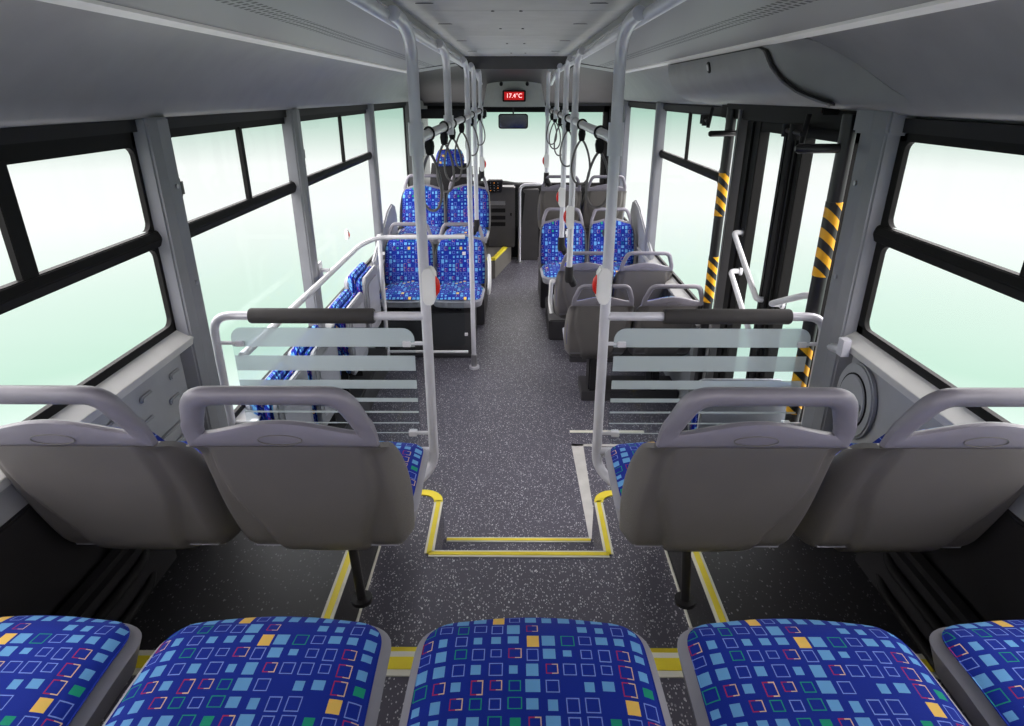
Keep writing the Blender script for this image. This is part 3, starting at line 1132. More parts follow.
def seat(label, cat_group=None, name='bus_seat', arm=0, base=0.0, front=False, leg=True, backrest=True, h0=0.0, wide=1.0, lift=0.0):
    t = thing(name, label, 'seat', (0, 0, 0), 0, cat_group)
    w0 = 0.226 * wide
    P, Q = pan_grid(w0, 0.02, 0.46, 0.435, 0.018, 0, 0.0, 0.012, 0.070)
    low(MB().solid(P, Q)).build('seat_pan', M['rim'], t)
    P, Q = pan_grid(w0 - 0.017, 0.045, 0.450, 0.454, 0.022, 0, 0.006, 0.012, 0.020)
    mb = low(MB().solid(P, Q))
    off = random.random() * 0
    mb.build('seat_cushion', M['fabric'], t, uvf=lambda c: (c.x + 0.5, c.y + c.z * 0.0 + 0.5), angle=70)
    if backrest:
        P, Q = back_shell_grid()
        low(MB().solid(P, Q)).build('back_shell', M['shell'], t, angle=60)
        P, Q = back_cushion_grid(front)
        low(MB().solid(P, Q)).build('back_cushion', M['fabric'], t, uvf=lambda c: (c.x + 0.5, c.z + 1.5), angle=70)
        # grab frame: upper panel with a wave-shaped hand hole and a thick loop handle, one moulded ring
        def loop(corners, radii, lines, seg=5):
            n = len(corners)
            cs_ = [Vector((a, b, 0)) for a, b in corners]
            ent, ext = [], []
            for q in range(n):
                p_, a_, b_ = cs_[q], cs_[q - 1], cs_[(q + 1) % n]
                ent.append(p_ + (a_ - p_).normalized() * radii[q])
                ext.append(p_ + (b_ - p_).normalized() * radii[q])
            out = []
            for q in range(n):
                for k in range(seg + 1):
                    t_ = k / seg
                    out.append(ent[q] * (1 - t_) ** 2 + cs_[q] * 2 * t_ * (1 - t_) + ext[q] * t_ * t_)
                nx_ = ent[(q + 1) % n]
                for k in range(1, lines[q]):
                    out.append(ext[q].lerp(nx_, k / lines[q]))
            return out
        oc = [(-0.198, 0.757), (-0.197, 0.805), (-0.160, 0.918), (0.160, 0.918), (0.197, 0.805), (0.198, 0.757)]
        ic = [(-0.158, 0.797), (-0.153, 0.812), (-0.126, 0.876), (0.126, 0.876), (0.153, 0.812), (0.158, 0.797)]
        if front:
            ic = [(-0.166, 0.797), (-0.164, 0.812), (-0.136, 0.888), (0.136, 0.888), (0.164, 0.812), (0.166, 0.797)]
        ln = [1, 4, 12, 4, 1, 18]
        A = loop(oc, [0.004, 0.02, 0.045, 0.045, 0.02, 0.004], ln)
        B = loop(ic, [0.006, 0.005, 0.022, 0.022, 0.005, 0.006], ln)
        fm = MB()
        nr = 14
        n_ = len(A)
        for a_, b_ in zip(A, B):
            b_ = b_.copy()
            iw = 0.166 if front else 0.158
            if a_.y < 0.765 and abs(b_.x) < iw:
                b_.y = 0.797 + 0.032 * math.cos(b_.x / iw * PI / 2) ** 1.4
            zm = (a_.y + b_.y) / 2
            hk = min(1, max(0, (zm - 0.80) / 0.05))
            T = 0.013 + (0.003 if front else 0.009) * hk
            for k in range(nr):
                th = 2 * PI * k / nr
                c_, s_ = math.cos(th), math.sin(th)
                ex = 0.45 if hk < .5 else 0.9
                q = 0.5 - 0.5 * math.copysign(abs(c_) ** 1.0, c_)
                x_ = a_.x + (b_.x - a_.x) * q
                z_ = a_.y + (b_.y - a_.y) * q
                fm.v.append((x_, yb(z_) + 0.011 + math.copysign(abs(s_) ** ex, s_) * T, z_))
        for q in range(n_):
            q2 = (q + 1) % n_
            for k in range(nr):
                fm.face((q * nr + k, q * nr + (k + 1) % nr, q2 * nr + (k + 1) % nr, q2 * nr + k))
        fo_ = low(fm).build('grab_frame', M['frame'], t, angle=50)
        # oval emblem pressed in the upper panel
        b_ = MB()
        ov_ = []
        pts = [(0.045 * math.cos(2 * PI * k / 28), yb(0.782 + 0.014 * math.sin(2 * PI * k / 28)) - 0.0028, 0.782 + 0.014 * math.sin(2 * PI * k / 28)) for k in range(28)]
        b_.tube(pts, 0.0012, 6, closed=True)
        low(b_).build('oval_emblem', M['shell'], fo_)
    # carrier under the pan
    b_ = MB()
    b_.box(-0.17, 0.17, 0.10, 0.14, 0.335, 0.375)
    b_.box(-0.17, 0.17, 0.28, 0.32, 0.335, 0.372)
    b_.box(-0.02, 0.02, 0.08, 0.34, 0.325, 0.36)
    low(b_).build('support_frame', M['blackmetal'], t, smooth=False, bevel=0.004)
    if leg:
        b_ = MB()
        s2 = leg if leg in (-1, 1) else 1
        b_.tube([(0, 0.20, 0.30), (0.02 * s2, 0.18, 0.012)], 0.014, 12)
        b_.disc((0.02 * s2, 0.18, 0.0), (0, 0, 1), 0.032, 0.012, 16)
        b_.build('leg', M['blackmetal'], t)
    else:
        b_ = MB()
        b_.box(-0.03, 0.03, 0.12, 0.30, base, 0.30)
        b_.build('leg', M['dark'], t, smooth=False, bevel=0.01)
    if arm:
        b_ = MB()
        x = arm * 0.238
        b_.tube(rpath([(x, -0.07, 0.66), (x + arm * .01, 0.02, 0.64), (x + arm * .012, 0.10, 0.44), (x, 0.06, 0.36)], 0.05), [0.016] * 16 if False else 0.016, 10)
        low(b_).build('side_guard', M['whitep'], t)
    return t


def place(o_, loc, rotz=0.0):
    o_.location = loc
    o_.rotation_euler = (0, 0, rotz)
    return o_


# last row of five: only the cushions reach into the picture
G = 'seats of the last row'
r0 = seat('centre seat of the last row, patterned blue cushion facing the aisle', G, wide=1.02)
place(r0, (0.035, 0.495, 0.71))
for k, (x, lb) in {-2: (-0.93, 'leftmost seat of the last row, blue cushion cut by the left edge'),
                   -1: (-0.452, 'last-row seat just left of the centre one, blue cushion'),
                   1: (0.525, 'last-row seat just right of the centre one, blue cushion'),
                   2: (1.005, 'rightmost seat of the last row, blue cushion cut by the right edge')}.items():
    dup(r0, lb, (x, 0.495, 0.71))
tag(MB().box(-1.05, 1.05, 0.30, 0.80, 0.651, 0.71).build('seat_plinth', M['darkfloor'], smooth=False, bevel=0.01), 'long dark plinth under the last row of seats', 'plinth')
# two double seats in front of it on the platforms
G = 'double seats on the rear platforms'
s0 = seat('grey seat back on the left platform next to the aisle', G)
place(s0, (-0.48, 1.285, 0.65))
s1 = seat('grey seat back on the left platform next to the window', G, leg=False)
for c_ in kids(s1):
    if c_.name.startswith('leg'):
        bpy.data.objects.remove(c_)
place(s1, (-0.945, 1.285, 0.65))
dup(s0, 'grey seat back on the right platform next to the aisle', (0.49, 1.285, 0.65))
dup(s1, 'grey seat back on the right platform next to the window', (0.955, 1.285, 0.65))
# right of the aisle, front: two forward rows, then a back to back group
G = 'seats right of the aisle in the front section'
w0_ = seat('grey seat back of the row nearest the right partition, window side', G, leg=False, wide=0.97, front=True)
place(w0_, (1.00, 4.00, 0.08))
dup(w0_, 'grey seat back of the row nearest the right partition, aisle side', (0.555, 4.00, 0.08))
dup(w0_, 'grey seat back one row ahead, window side by the right window', (0.965, 4.72, 0.12), 0)
a0 = seat('grey seat back one row ahead, aisle side, just this side of the pictogram seat', G, leg=False, arm=-1, wide=0.97, front=True)
place(a0, (0.525, 4.72, 0.12))
dup(w0_, 'blue rear-facing seat with a white pedestrian pictogram, aisle side', (0.44, 5.82, 0.19), PI, 'rear-facing seats on the right')
dup(w0_, 'blue rear-facing seat beside the right window, partly behind the near right pole', (0.895, 5.82, 0.19), PI, 'rear-facing seats on the right')
dup(w0_, 'foremost grey seat back on the right, aisle side', (0.45, 6.60, 0.44), 0, 'foremost seats on the right')
dup(w0_, 'foremost grey seat back on the right, window side', (0.90, 6.60, 0.44), 0, 'foremost seats on the right')
# left front: two rear-facing double rows
G = 'rear-facing seats on the left'
l1 = seat('blue rear-facing seat behind the glass rail, window side on the left', G, leg=False, base=0.257, wide=0.96, front=True)
place(l1, (-0.915, 5.28, 0.15), PI)
l0 = seat('blue rear-facing seat behind the glass rail, aisle side on the left', G, leg=False, arm=-1, base=0.257, wide=0.96, front=True)
place(l0, (-0.47, 5.28, 0.15), PI)
dup(w0_, 'higher blue rear-facing seat in the second row, window side on the left', (-0.915, 6.28, 0.44), PI, G)
dup(w0_, 'higher blue rear-facing seat in the second row, aisle side on the left', (-0.47, 6.28, 0.44), PI, G)
# plinths under the raised seats
for nm, lb, b in (('seat_plinth', 'dark box below the rear-facing seats behind the left glass rail', (-1.18, -0.36, 4.93, 5.56, 0.001, 0.405)),
                  ('seat_plinth', 'dark raised box carrying the second row of rear-facing seats on the left', (-1.18, -0.30, 5.75, 6.62, 0.001, 0.44)),
                  ('seat_plinth', 'dark raised box below the foremost seats on the right', (0.26, 1.12, 6.28, 7.05, 0.001, 0.44)),
                  ('seat_plinth', 'dark plinth below the rear-facing seats on the right', (0.30, 1.18, 5.35, 6.10, 0.001, 0.19))):
    tag(MB().box(*b).build(nm, M['darkfloor'], smooth=False, bevel=0.01), lb, 'plinth')
for nm, lb, b in (('seat_plinth', 'low dark plinth below the row nearest the right partition', (0.48, 1.18, 4.12, 4.40, 0.001, 0.08)),
                  ('seat_plinth', 'low dark plinth below the second row on the right', (0.45, 1.18, 4.84, 5.12, 0.001, 0.12))):
    tag(MB().box(*b).build(nm, M['darkfloor'], smooth=False, bevel=0.005), lb, 'plinth')

# priority stickers on the rear-facing seats
def sticker(x, y, z, lb):
    t = thing('priority_sticker', lb, 'sticker', (x, y, z), 0)
    MB().disc((0, 0, 0), (0, -1, 0.36), 0.048, 0.004, 28).build('disc', M['iconblue'], t)
    b_ = MB()
    b_.disc((0, -0.006, 0.029), (0, -1, 0.36), 0.0085, 0.002, 14)
    def q(poly):
        b_.prism([(a, b) for a, b in poly], 'y', -0.0075, -0.0065)
    n0 = len(b_.v)
    q([(-0.014, 0.019), (0.014, 0.019), (0.017, 0.012), (0.019, -0.010), (0.014, -0.010), (0.011, 0.006), (0.010, -0.012), (0.010, -0.036), (0.002, -0.036), (0.0, -0.014), (-0.002, -0.036), (-0.010, -0.036), (-0.010, -0.012), (-0.011, 0.006), (-0.014, -0.010), (-0.019, -0.010), (-0.017, 0.012)])
    for i in range(n0, len(b_.v)):
        x_, y_, z_ = b_.v[i]
        b_.v[i] = (x_, y_ + z_ * 0.36, z_)
    b_.build('pedestrian_pictogram', M['whitep'], t, smooth=False)
    return t
def back_front_y(y0, z):        # front face of a rear-facing back cushion
    return y0 - (yb(z) + 0.07)
sticker(0.478, 5.82 - (yb(0.70) + 0.071) - 0.014, 0.87, 'round dark sticker with a white walking figure on the aisle-side rear-facing seat')
sticker(0.85, 5.82 - (yb(0.70) + 0.071) - 0.014, 0.87, 'round dark sticker on the window-side rear-facing seat, half behind the pole')

# tip-up seats along the left wall, folded
def tipup(lb):
    t = thing('tip_up_seat', lb, 'folding seat', (0, 0, 0), 0, 'folded tip-up seats')
    # local: seat back against wall at x=0, facing +x ; width along y
    def slab(x0, x1, z0, z1, lean=0.0, w=0.21, r=0.05):
        mb = MB()
        mb.prism(rrect(-w, w, z0, z1, r), 'x', x0, x1)
        mb.v = [(x + (z - z0) * lean, y, z) for x, y, z in mb.v]
        return mb
    uvf = lambda c: (c.y + 0.5 + c.x, c.z + 0.5 + c.x)
    slab(0.0, 0.03, 0.35, 0.86).build('back_shell', M['rim'], t, bevel=0.006)
    slab(0.025, 0.075, 0.40, 0.89).build('back_cushion', M['fabric'], t, bevel=0.015, uvf=uvf)
    slab(0.080, 0.125, 0.42, 0.86).build('seat_cushion', M['fabric'], t, bevel=0.015, uvf=uvf)
    c_ = slab(0.125, 0.150, 0.41, 0.87)
    c_.build('seat_pan', M['pillar'], t, bevel=0.006)
    slab(0.148, 0.156, 0.47, 0.81, w=0.16, r=0.03).build('seat_pan_rib', M['rim'], t, bevel=0.003)
    b_ = MB()
    b_.box(0.0, 0.10, -0.20, -0.17, 0.25, 0.45)
    b_.box(0.0, 0.10, 0.17, 0.20, 0.25, 0.45)
    b_.build('bracket', M['dark'], t, smooth=False)
    return t
tu = tipup('folded blue tip-up seat on the left wall, nearest the glass rail')
place(tu, (-1.185, 4.42, 0.02))
dup(tu, 'folded blue tip-up seat on the left wall, second from the glass rail', (-1.185, 3.92, -0.04))
dup(tu, 'folded blue tip-up seat on the left wall, seen through the partition upper gap', (-1.185, 3.20, -0.04))
dup(tu, 'folded blue tip-up seat on the left wall, close behind the left partition', (-1.185, 2.66, -0.04))
dup(tu, 'folded blue tip-up seat behind the right partition by the middle door', (1.02, 2.46, 0.0), PI / 2)
b_ = MB()
b_.box(-1.19, -1.02, 2.36, 4.66, 0.001, 0.20)
tag(b_.build('heater_box', M['darkfloor'], smooth=False, bevel=0.01), 'dark low heater box on the floor below the tip-up seats', 'heater')

# driver's seat
ds = thing('driver_seat', "driver's seat with dark shell and blue patterned headrest", 'seat', (-0.70, 7.05, 0.25))
P, Q = [], []
for i in range(17):
    s_ = i / 16
    r1, r2 = [], []
    for j in range(13):
        u = -1 + j / 6
        w = 0.25 - 0.05 * s_ ** 3
        r1.append((u * w, 0.0 - 0.05 * s_ + 0.05 * abs(u) ** 3, 0.35 + 0.78 * s_))
        r2.append((u * w * .96, 0.10 - 0.08 * s_ + 0.03 * abs(u) ** 3, 0.35 + 0.77 * s_))
    P.append(r1); Q.append(r2)
MB().solid(P, Q).build('backrest', M['dark'], ds)
P, Q = [], []
for i in range(11):
    s_ = i / 10
    r1, r2 = [], []
    for j in range(13):
        u = -1 + j / 6
        w = (0.155 - 0.03 * s_ ** 2) * (0.85 + 0.15 * math.sin(s_ * PI) ** .5)
        e = max(abs(u) ** 6, abs(2 * s_ - 1) ** 6)
        r1.append((u * w, -0.075 + 0.03 * e, 1.10 + 0.17 * s_))
        r2.append((u * w, 0.03 - 0.02 * e, 1.10 + 0.17 * s_))
    P.append(r1); Q.append(r2)
MB().solid(P, Q).build('headrest', M['fabric'], ds, uvf=lambda c: (c.x + .5, c.z), angle=75)
MB().solid(*pan_grid(0.25, 0.02, 0.50, 0.42, 0.03, 0, 0.02, 0.02, 0.12)).build('seat_cushion', M['fabric'], ds, uvf=lambda c: (c.x + .5, c.y + .5))
MB().box(-0.2, 0.2, 0.08, 0.42, 0.0, 0.31).build('pedestal', M['black'], ds, smooth=False, bevel=0.02)
MB().box(0.19, 0.23, -0.02, 0.10, 0.80, 1.10).build('side_wing', M['black'], ds, smooth=False, bevel=0.01)

# driver's platform with its yellow edge, consoles, dashboard
m_ = MB()
m_.prism([(-1.19, 7.1), (-0.60, 7.1), (-0.39, 7.38), (-0.247, 7.44), (-0.062, 8.33), (-0.062, YF), (-1.19, YF)], 'z', 0.001, 0.25)
struct('floor_driver_platform', m_, M['platform'], smooth=False)
m_ = MB()
m_.prism([(-0.62, 7.1), (-0.39, 7.38), (-0.247, 7.44), (-0.062, 8.33), (-0.10, 8.34), (-0.275, 7.475), (-0.40, 7.42), (-0.63, 7.13)], 'z', 0.251, 0.258)
m_.prism([(-0.62, 7.095), (-0.39, 7.375), (-0.245, 7.435), (-0.057, 8.33), (-0.062, 8.33), (-0.247, 7.44), (-0.39, 7.38), (-0.62, 7.1)], 'z', 0.225, 0.258)
struct('trim_15', m_, M['yellow'], smooth=False)
cs = thing('fare_cabinet', 'dark grey cabinet with slots beside the driver platform', 'cabinet', (-0.19, 8.05, 0.25))
MB().prism([(-0.25, 0.0), (0.16, 0.0), (0.16, 0.60), (-0.25, 0.60)], 'x', -0.16, 0.16) if False else None
MB().box(-0.17, 0.18, -0.02, 0.20, 0.0, 0.75).build('body', M['cabinet'], cs, smooth=False, bevel=0.012)
for z in (0.56, 0.47, 0.38, 0.30):
    MB().box(-0.13, 0.06, -0.026, 0.0, z - 0.028, z + 0.022).build('slot', M['black'] if z != 0.56 else M['steel'], cs, smooth=False, bevel=0.003)
MB().box(0.12, 0.14, -0.035, 0.0, 0.40, 0.44).build('handle', M['black'], cs, bevel=0.004)
db = thing('dashboard', 'dark curved dashboard with instrument screen below the windscreen', 'dashboard', (0, 0, 0))
P, Q = [], []
for i in range(17):
    a = i / 16
    x = -1.08 + 2.16 * a
    h = 1.02 if x < -0.1 else 1.02 - 0.06 * min(1, (x + 0.1) / 0.3)
    y = 8.42 - (0.15 if x < -0.1 else 0.15 * max(0, 1 - (x + .1) / .3))
    P.append([(x, y, 0.45), (x, y - 0.02, h - 0.10), (x, y + 0.02, h - 0.02), (x, y + 0.06, h), (x, 8.5, h + 0.0)])
    Q.append([(x, 8.52, 0.45), (x, 8.52, h - .12), (x, 8.52, h - .09), (x, 8.52, h - .06), (x, 8.52, h - .03)])
MB().solid(P, Q).build('body', M['dash'], db, angle=50)
mn = MB()
mn.prism([(-0.36, 0.95), (-0.17, 0.95), (-0.155, 1.10), (-0.345, 1.10)], 'y', 7.90, 8.02)
mn_ = mn.build('instrument_pod', M['dark'], db, smooth=False, bevel=0.01)
MB().prism([(-0.345, 0.962), (-0.185, 0.962), (-0.172, 1.088), (-0.332, 1.088)], 'y', 7.893, 7.902).build('screen', M['screen'], mn_, smooth=False)
for i in range(3):
    for j in range(4):
        MB().box(-0.312 + i * 0.045, -0.302 + i * 0.045, 7.888, 7.894, 0.974 + j * 0.03, 0.981 + j * 0.03).build('indicator_lamp', M['amber'] if (i * 2 + j) % 5 == 0 else M['steel'], mn_, smooth=False)
MB().box(0.06, 0.30, 8.36, 8.5, 0.0, 0.93).build('lower_panel', M['cabinet'], db, smooth=False, bevel=0.01)
gr = thing('entrance_rail', 'silver hand rail standing on the floor beside the driver cabinet', 'hand rail', (0.05, 8.24, 0.0))
MB().tube(rpath([(0, 0, 0.01), (0, 0, 1.00), (0.28, 0, 1.01), (0.28, 0.22, 1.01)], 0.09), 0.019, 12).build('rail', M['silver'], gr)
MB().disc((0, 0, 0), (0, 0, 1), 0.042, 0.02, 20).build('foot', M['steel'], gr)

# curved grey guards between seats and window
for sx, y0, lb in ((1, 5.6, 'curved grey guard panel between the front right seats and the window'), (-1, 5.35, 'curved grey guard panel between the second left row and the window')):
    b_ = MB()
    b_.prism([(y0 - 0.35, 0.02), (y0 - 0.35, 0.82), (y0 - 0.15, 0.90), (y0 + 0.35, 1.10), (y0 + 0.55, 1.13), (y0 + 0.68, 1.10), (y0 + .75, 1.0), (y0 + 0.75, 0.02)], 'x', sx * 1.135, sx * 1.165)
    tag(b_.build('wall_guard', M['wall'], smooth=False, bevel=0.012), lb, 'guard panel')

# ------------------------------------------------------------------ grab rails and poles
for sx in (-1, 1):
    s_ = side(sx)
    tag(MB().tube([(sx * 0.362, YB, 2.262), (sx * 0.358, 6.2, 2.235), (sx * 0.345, 6.75, 2.15)], 0.0175, 14).build('ceiling_rail', M['silver']),
        'long silver rail running under the %s edge of the central ceiling' % s_, 'hand rail')
    b_ = MB()
    b_.tube([(sx * 0.335, 2.25, 1.912), (sx * 0.335, 6.55, 1.912)], 0.0185, 14)
    tag(b_.build('strap_rail', M['white']), 'horizontal white rail carrying the grab straps on the %s of the aisle' % s_, 'hand rail')

def pole(x, y, z0, lb, grp='vertical poles along the aisle', foot=None, ycl=True):
    t = thing('grab_pole', lb, 'pole', (x, y, z0), 0, grp)
    top = 2.25 - z0
    MB().tube(rpath([(0, 0, 0.0), (0, 0, top - 0.045), (0, -0.14, top), (0, -0.30, top + 0.005)], 0.09), 0.0185, 14).build('tube', M['silver'], t)
    zr = 1.912 - z0
    if zr > 0.02:
        b_ = MB()
        b_.tube([(0, 0, zr - 0.045), (0, 0, zr + 0.045)], 0.0245, 14)
        b_.tube([(0, -0.055, zr), (0, 0.055, zr)], 0.0235, 14)
        b_.build('clamp', M['silver'], t)
    if foot == 'floor':
        MB().disc((0, 0, 0), (0, 0, 1), 0.042, 0.02, 20).build('foot_flange', M['silver'], t)
        MB().tube([(0, 0, 0.02), (0, 0, 0.12)], 0.024, 14).build('foot_sleeve', M['steel'], t)
    if foot == 'seat':
        b_ = MB()
        b_.tube([(0, 0, 0.07), (0, 0, -0.01), (0.0, 0.0, -0.03)], [0.025, 0.027, 0.022], 12)
        b_.tube([(0, 0, 0.01), (0.035 * (1 if x > 0 else -1), 0.03, -0.055)], 0.024, 12)
        b_.build('elbow_clamp', M['dark'], t)
    return t

P_R2 = pole(0.335, 3.86, 0.995, 'right aisle pole clamped to the seat nearest the right partition', foot='seat')
P_R3 = pole(0.335, 4.60, 1.025, 'right aisle pole clamped to the second-row seat', foot='seat')
P_R4 = pole(0.30, 6.42, 1.28, 'short right aisle pole clamped to the foremost seat', foot='seat')
pole(0.335, 5.6, 1.89, 'short right pole joining ceiling and strap rail', 'short poles above the strap rails')
pole(-0.335, 3.36, 1.89, 'short left pole joining ceiling and strap rail', 'short poles above the strap rails')
pole(-0.335, 4.72, 0.0, 'left aisle pole standing on the floor in front of the rear-facing seats', foot='floor')
pole(-0.335, 5.47, 0.995, 'left aisle pole clamped to the rear-facing seat behind the glass rail', foot='seat')
pole(-0.335, 6.42, 1.33, 'foremost left aisle pole clamped to the second row seat', foot='seat')

# stop buttons
def button(x, y, z, lb, rot=0, first=[None]):
    if first[0] is None:
        t = thing('stop_button', lb, 'stop button', (x, y, z), rot, 'stop buttons on the poles')
        bx = MB()
        bx.prism([(-0.022, -0.05), (-0.012, -0.068), (0.014, -0.068), (0.026, -0.045), (0.026, 0.045), (0.014, 0.068), (-0.012, 0.068), (-0.022, 0.05)], 'y', -0.036, 0.024)
        bx.build('housing', M['whitep'], t, bevel=0.004)
        rb = MB()
        rb.tube([(0.022, -0.012, -0.035), (0.030, -0.012, -0.02), (0.032, -0.012, 0.0), (0.030, -0.012, 0.02), (0.022, -0.012, 0.035)], [0.006, 0.009, 0.010, 0.009, 0.006], 12)
        rb.build('push_button', M['red'], t)
        first[0] = t
        return t
    return dup(first[0], lb, (x, y, z), rot)
button(-0.318, 2.25, 1.405, 'white stop button with red key on the near left pole')
button(0.325, 2.25, 1.405, 'white stop button with red key on the near right pole', PI)
button(0.33, 3.86, 1.37, 'stop button on the right pole clamped to the seat nearest the partition', PI)
button(0.33, 4.60, 1.38, 'stop button on the right pole clamped to the second-row seat', PI)
button(0.30, 6.42, 1.46, 'tiny stop button on the foremost right pole', PI)
button(-0.33, 6.42, 1.43, 'tiny stop button on the foremost left pole')
button(-1.13, 4.22, 1.19, 'small white stop button on the left wall beside the wall rail').scale = (0.5, 0.5, 0.5)

# grab straps
def strap(x, y, lb, rz, sway, first=[None]):
    if first[0] is None:
        t = thing('grab_strap', lb, 'grab strap', (x, y, 1.912), rz, 'grab straps on the rails')
        rg = [(0, 0.0, 0)] 
        MB().tube([(0.024 * math.cos(2 * PI * k / 20), 0, 0.024 * math.sin(2 * PI * k / 20)) for k in range(20)], 0.0045, 8, closed=True).build('ring', M['dark'], t)
        b_ = MB()
        b_.prism([(-0.014, -0.022), (0.014, -0.022), (0.018, -0.045), (0.012, -0.078), (-0.012, -0.078), (-0.018, -0.045)], 'y', -0.012, 0.012)
        b_.build('holder', M['black'], t, smooth=False, bevel=0.004)
        lp = []
        for k in range(33):
            a = k / 32
            th = -PI / 2 + (a - 0.5) * 2 * PI * 0.86
            # teardrop
            s_ = abs(a - 0.5) * 2
            xx = 0.058 * math.sin(a * 2 * PI) * (1 - 0.35 * s_)
            zz = -0.072 - 0.22 * (0.5 - 0.5 * math.cos(a * 2 * PI)) ** 0.8
            lp.append((xx, 0.0, zz))
        MB().tube(lp, 0.0055, 8).build('cord_loop', M['strap'], t)
        first[0] = t
        return t
    return dup(first[0], lb, (x, y, 1.912), rz)
L_ = 'left'
strap(-0.335, 2.58, 'nearest grab strap on the left rail', -0.5, 0)
strap(-0.335, 3.12, 'second grab strap from the near end of the left rail', -0.5, 0)
strap(-0.335, 3.52, 'third grab strap from the near end of the left rail', 0.4, 0)
strap(-0.335, 4.15, 'fourth grab strap from the near end of the left rail', -0.2, 0)
strap(-0.335, 5.10, 'fifth grab strap from the near end of the left rail', 0.3, 0)
strap(-0.335, 6.20, 'farthest grab strap on the left rail', 0.0, 0)
strap(0.335, 2.66, 'nearest grab strap on the right rail', 0.2, 0)
strap(0.335, 3.40, 'second grab strap from the near end of the right rail', -0.3, 0)
strap(0.335, 4.30, 'third grab strap from the near end of the right rail', 0.1, 0)
strap(0.335, 5.10, 'fourth grab strap from the near end of the right rail', 0.5, 0)
strap(0.335, 5.75, 'fifth grab strap from the near end of the right rail', -0.2, 0)
strap(0.335, 6.30, 'farthest grab strap on the right rail', 0.1, 0)

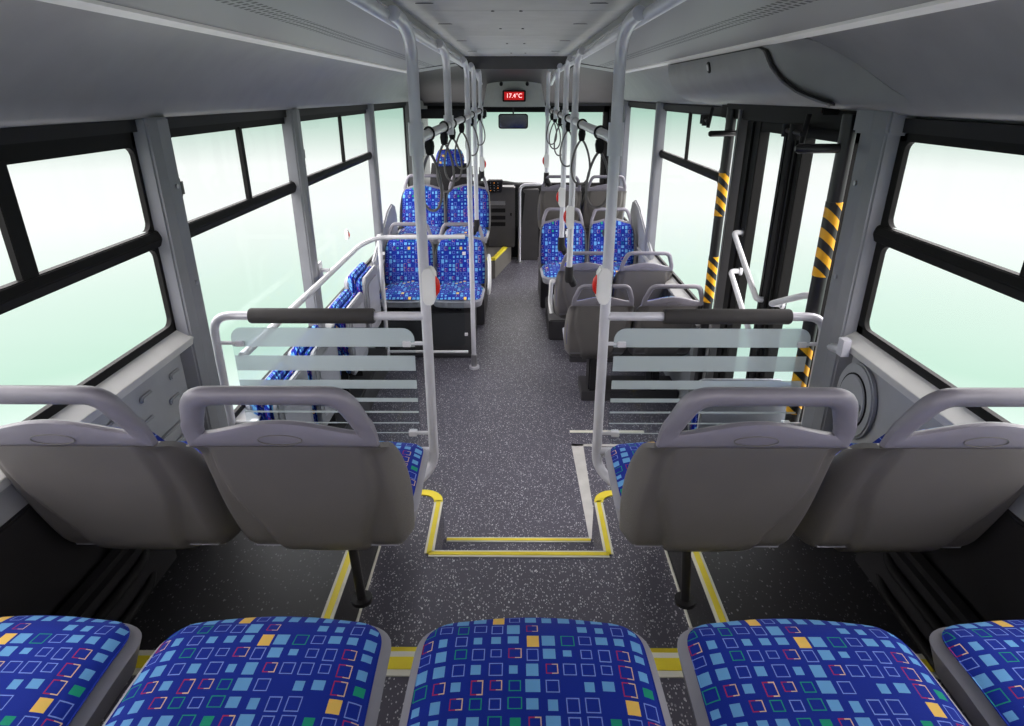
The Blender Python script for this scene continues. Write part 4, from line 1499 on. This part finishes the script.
# ------------------------------------------------------------------ partitions behind the rear double seats
def barrier(sx, lb):
    t = thing('partition', lb, 'partition', (sx * 0.335, 2.25, 0.0))
    X = lambda a: sx * a - sx * 0.335
    b_ = MB()
    b_.tube(rpath([(0, -0.30, 2.255), (0, -0.14, 2.25), (0, 0, 2.205), (0, 0, 1.40), (0, 0, 0.63), (X(0.42), -0.10, 0.585), (X(0.60), -0.12, 0.59)], 0.07), 0.0195, 16)
    b_.build('pole', M['silver'], t)
    b_ = MB()
    b_.tube([(0, 0, 1.86), (0, 0, 1.965)], 0.026, 16)
    b_.tube([(0, 0, 1.912), (0, 0.06, 1.912)], 0.024, 14)
    b_.build('clamp', M['silver'], t)
    b_ = MB()
    outer = 1.145 if sx < 0 else 1.165
    b_.tube(rpath([(X(0.335), 0, 1.285), (X(outer), 0, 1.285), (X(outer + 0.0), -0.01, 0.66)], 0.075), 0.0165, 14)
    b_.tube([(0, 0, 0.70), (X(outer), -0.01, 0.70)], 0.0165, 12)
    b_.build('rail_frame', M['silver'], t)
    b_ = MB()
    x0, x1 = (0.53, 1.00) if sx < 0 else (0.555, 1.03)
    b_.tube([(X(x0), 0, 1.285), (X(x0 + .006), 0, 1.285), (X(x1 - .006), 0, 1.285), (X(x1), 0, 1.285)], [0.026, 0.029, 0.029, 0.026], 18)
    b_.build('padded_sleeve', M['foam'], t)
    # glass with frosted bands
    gx0, gx1 = (0.385, 1.085) if sx < 0 else (0.375, 1.12)
    g_ = MB()
    g_.prism(rrect(min(X(gx0), X(gx1)), max(X(gx0), X(gx1)), 0.735, 1.24, 0.045), 'y', -0.003, 0.003)
    gl = g_.build('glass_panel', M['bglass'], t, smooth=False)
    bands = [(1.162, 1.238), (1.062, 1.125), (0.985, 1.022), (0.927, 0.944), (0.878, 0.886), (0.830, 0.835), (0.785, 0.789)]
    for z0, z1 in bands:
        if z1 > 1.23:
            lo, hi = min(X(gx0), X(gx1)), max(X(gx0), X(gx1))
            r = 0.045
            poly = [(lo, z0), (hi, z0)]
            for k in range(7):
                th = PI / 2 * k / 6
                poly.append((hi - r + r * math.cos(th), z1 - r + r * math.sin(th)))
            for k in range(7):
                th = PI / 2 + PI / 2 * k / 6
                poly.append((lo + r + r * math.cos(th), z1 - r + r * math.sin(th)))
        else:
            lo, hi = min(X(gx0), X(gx1)) + .002, max(X(gx0), X(gx1)) - .002
            poly = [(lo, z0), (hi, z0), (hi, z1), (lo, z1)]
        MB().prism(poly, 'y', -0.0045, -0.0035).build('frosted_band', M['frost'], gl, smooth=False)
    for (xa, xb, z) in ((0.345, gx0 + 0.03, 1.175), (0.345, gx0 + 0.03, 0.785), (gx1 - 0.03, outer, 1.175), (gx1 - 0.03, outer, 0.83)):
        c_ = MB()
        c_.tube([(X(xa), 0, z), (X(xb), 0, z)], 0.008, 8)
        xc = xb if xa == 0.345 else xa
        c_.box(X(xc) - 0.016, X(xc) + 0.016, -0.014, 0.014, z - 0.011, z + 0.011)
        c_.build('glass_clip', M['white'], t, bevel=0.002)
    if sx > 0:
        c_ = MB()
        c_.tube(rpath([(X(outer), 0, 1.20), (X(1.15), -0.10, 1.205), (X(1.125), -0.20, 1.235), (X(1.13), -0.235, 1.25)], 0.04), 0.0165, 12)
        c_.box(X(1.112), X(1.139), -0.25, -0.215, 1.225, 1.285)
        c_.build('wall_arm', M['silver'], t)
    return t
barrier(-1, 'left partition with silver frame, frosted striped glass and padded top rail')
barrier(1, 'right partition with silver frame, frosted striped glass and padded top rail')

# rail along the left wall joining the glass rail in front of the rear-facing seats
wr = thing('wall_rail', 'white hand rail along the left windows above the tip-up seats', 'hand rail', (-1.08, 2.3, 0.0))
MB().tube(rpath([(0.0, 0.0, 1.10), (0.0, 2.05, 1.09), (0.06, 2.38, 1.075), (0.70, 2.40, 1.075)], 0.12), 0.0165, 12).build('rail', M['white'], wr)
b_ = MB()
b_.tube([(0, 1.28, 1.112), (-0.055, 1.28, 1.112)], 0.012, 10)
b_.box(-0.06, -0.05, 1.25, 1.31, 1.07, 1.16)
b_.build('wall_bracket', M['white'], wr)
gl = thing('glass_rail', 'low clear glass screen with white frame before the left rear-facing seats', 'partition', (-0.36, 4.70, 0.0))
b_ = MB()
b_.tube([(-0.66, 0, 1.09), (-0.665, 0.0, 0.12)], 0.0165, 12)
b_.tube([(-0.665, 0, 0.15), (-0.02, 0, 0.15)], 0.012, 10)
b_.build('rail_frame', M['white'], gl)
MB().prism(rrect(-0.63, -0.04, 0.20, 1.02, 0.04), 'y', -0.003, 0.003).build('glass_panel', M['bglass'], gl, smooth=False)
for z in (0.95, 0.3):
    for x in (-0.64, -0.03):
        MB().box(x - 0.012, x + 0.012, -0.01, 0.01, z - .01, z + .01).build('glass_clip', M['white'], gl, smooth=False)

# heater ducts low on the walls by the rear double seats
for sx in (-1, 1):
    t = thing('heater_duct', 'dark heater duct with pipes along the %s wall beside the rear seats' % side(sx), 'heater', (sx * 1.13, 0.4, 0.65))
    MB().box(-0.035, 0.035, 0, 1.25, 0.002, 0.21).build('cover', M['dark'], t, smooth=False, bevel=0.02)
    for z in (0.15, 0.06):
        MB().tube(rpath([(-sx * 0.052, 0.1, z), (-sx * 0.052, 1.05, z), (-sx * 0.02, 1.12, z)], 0.05), 0.014, 10).build('pipe', M['black'], t)
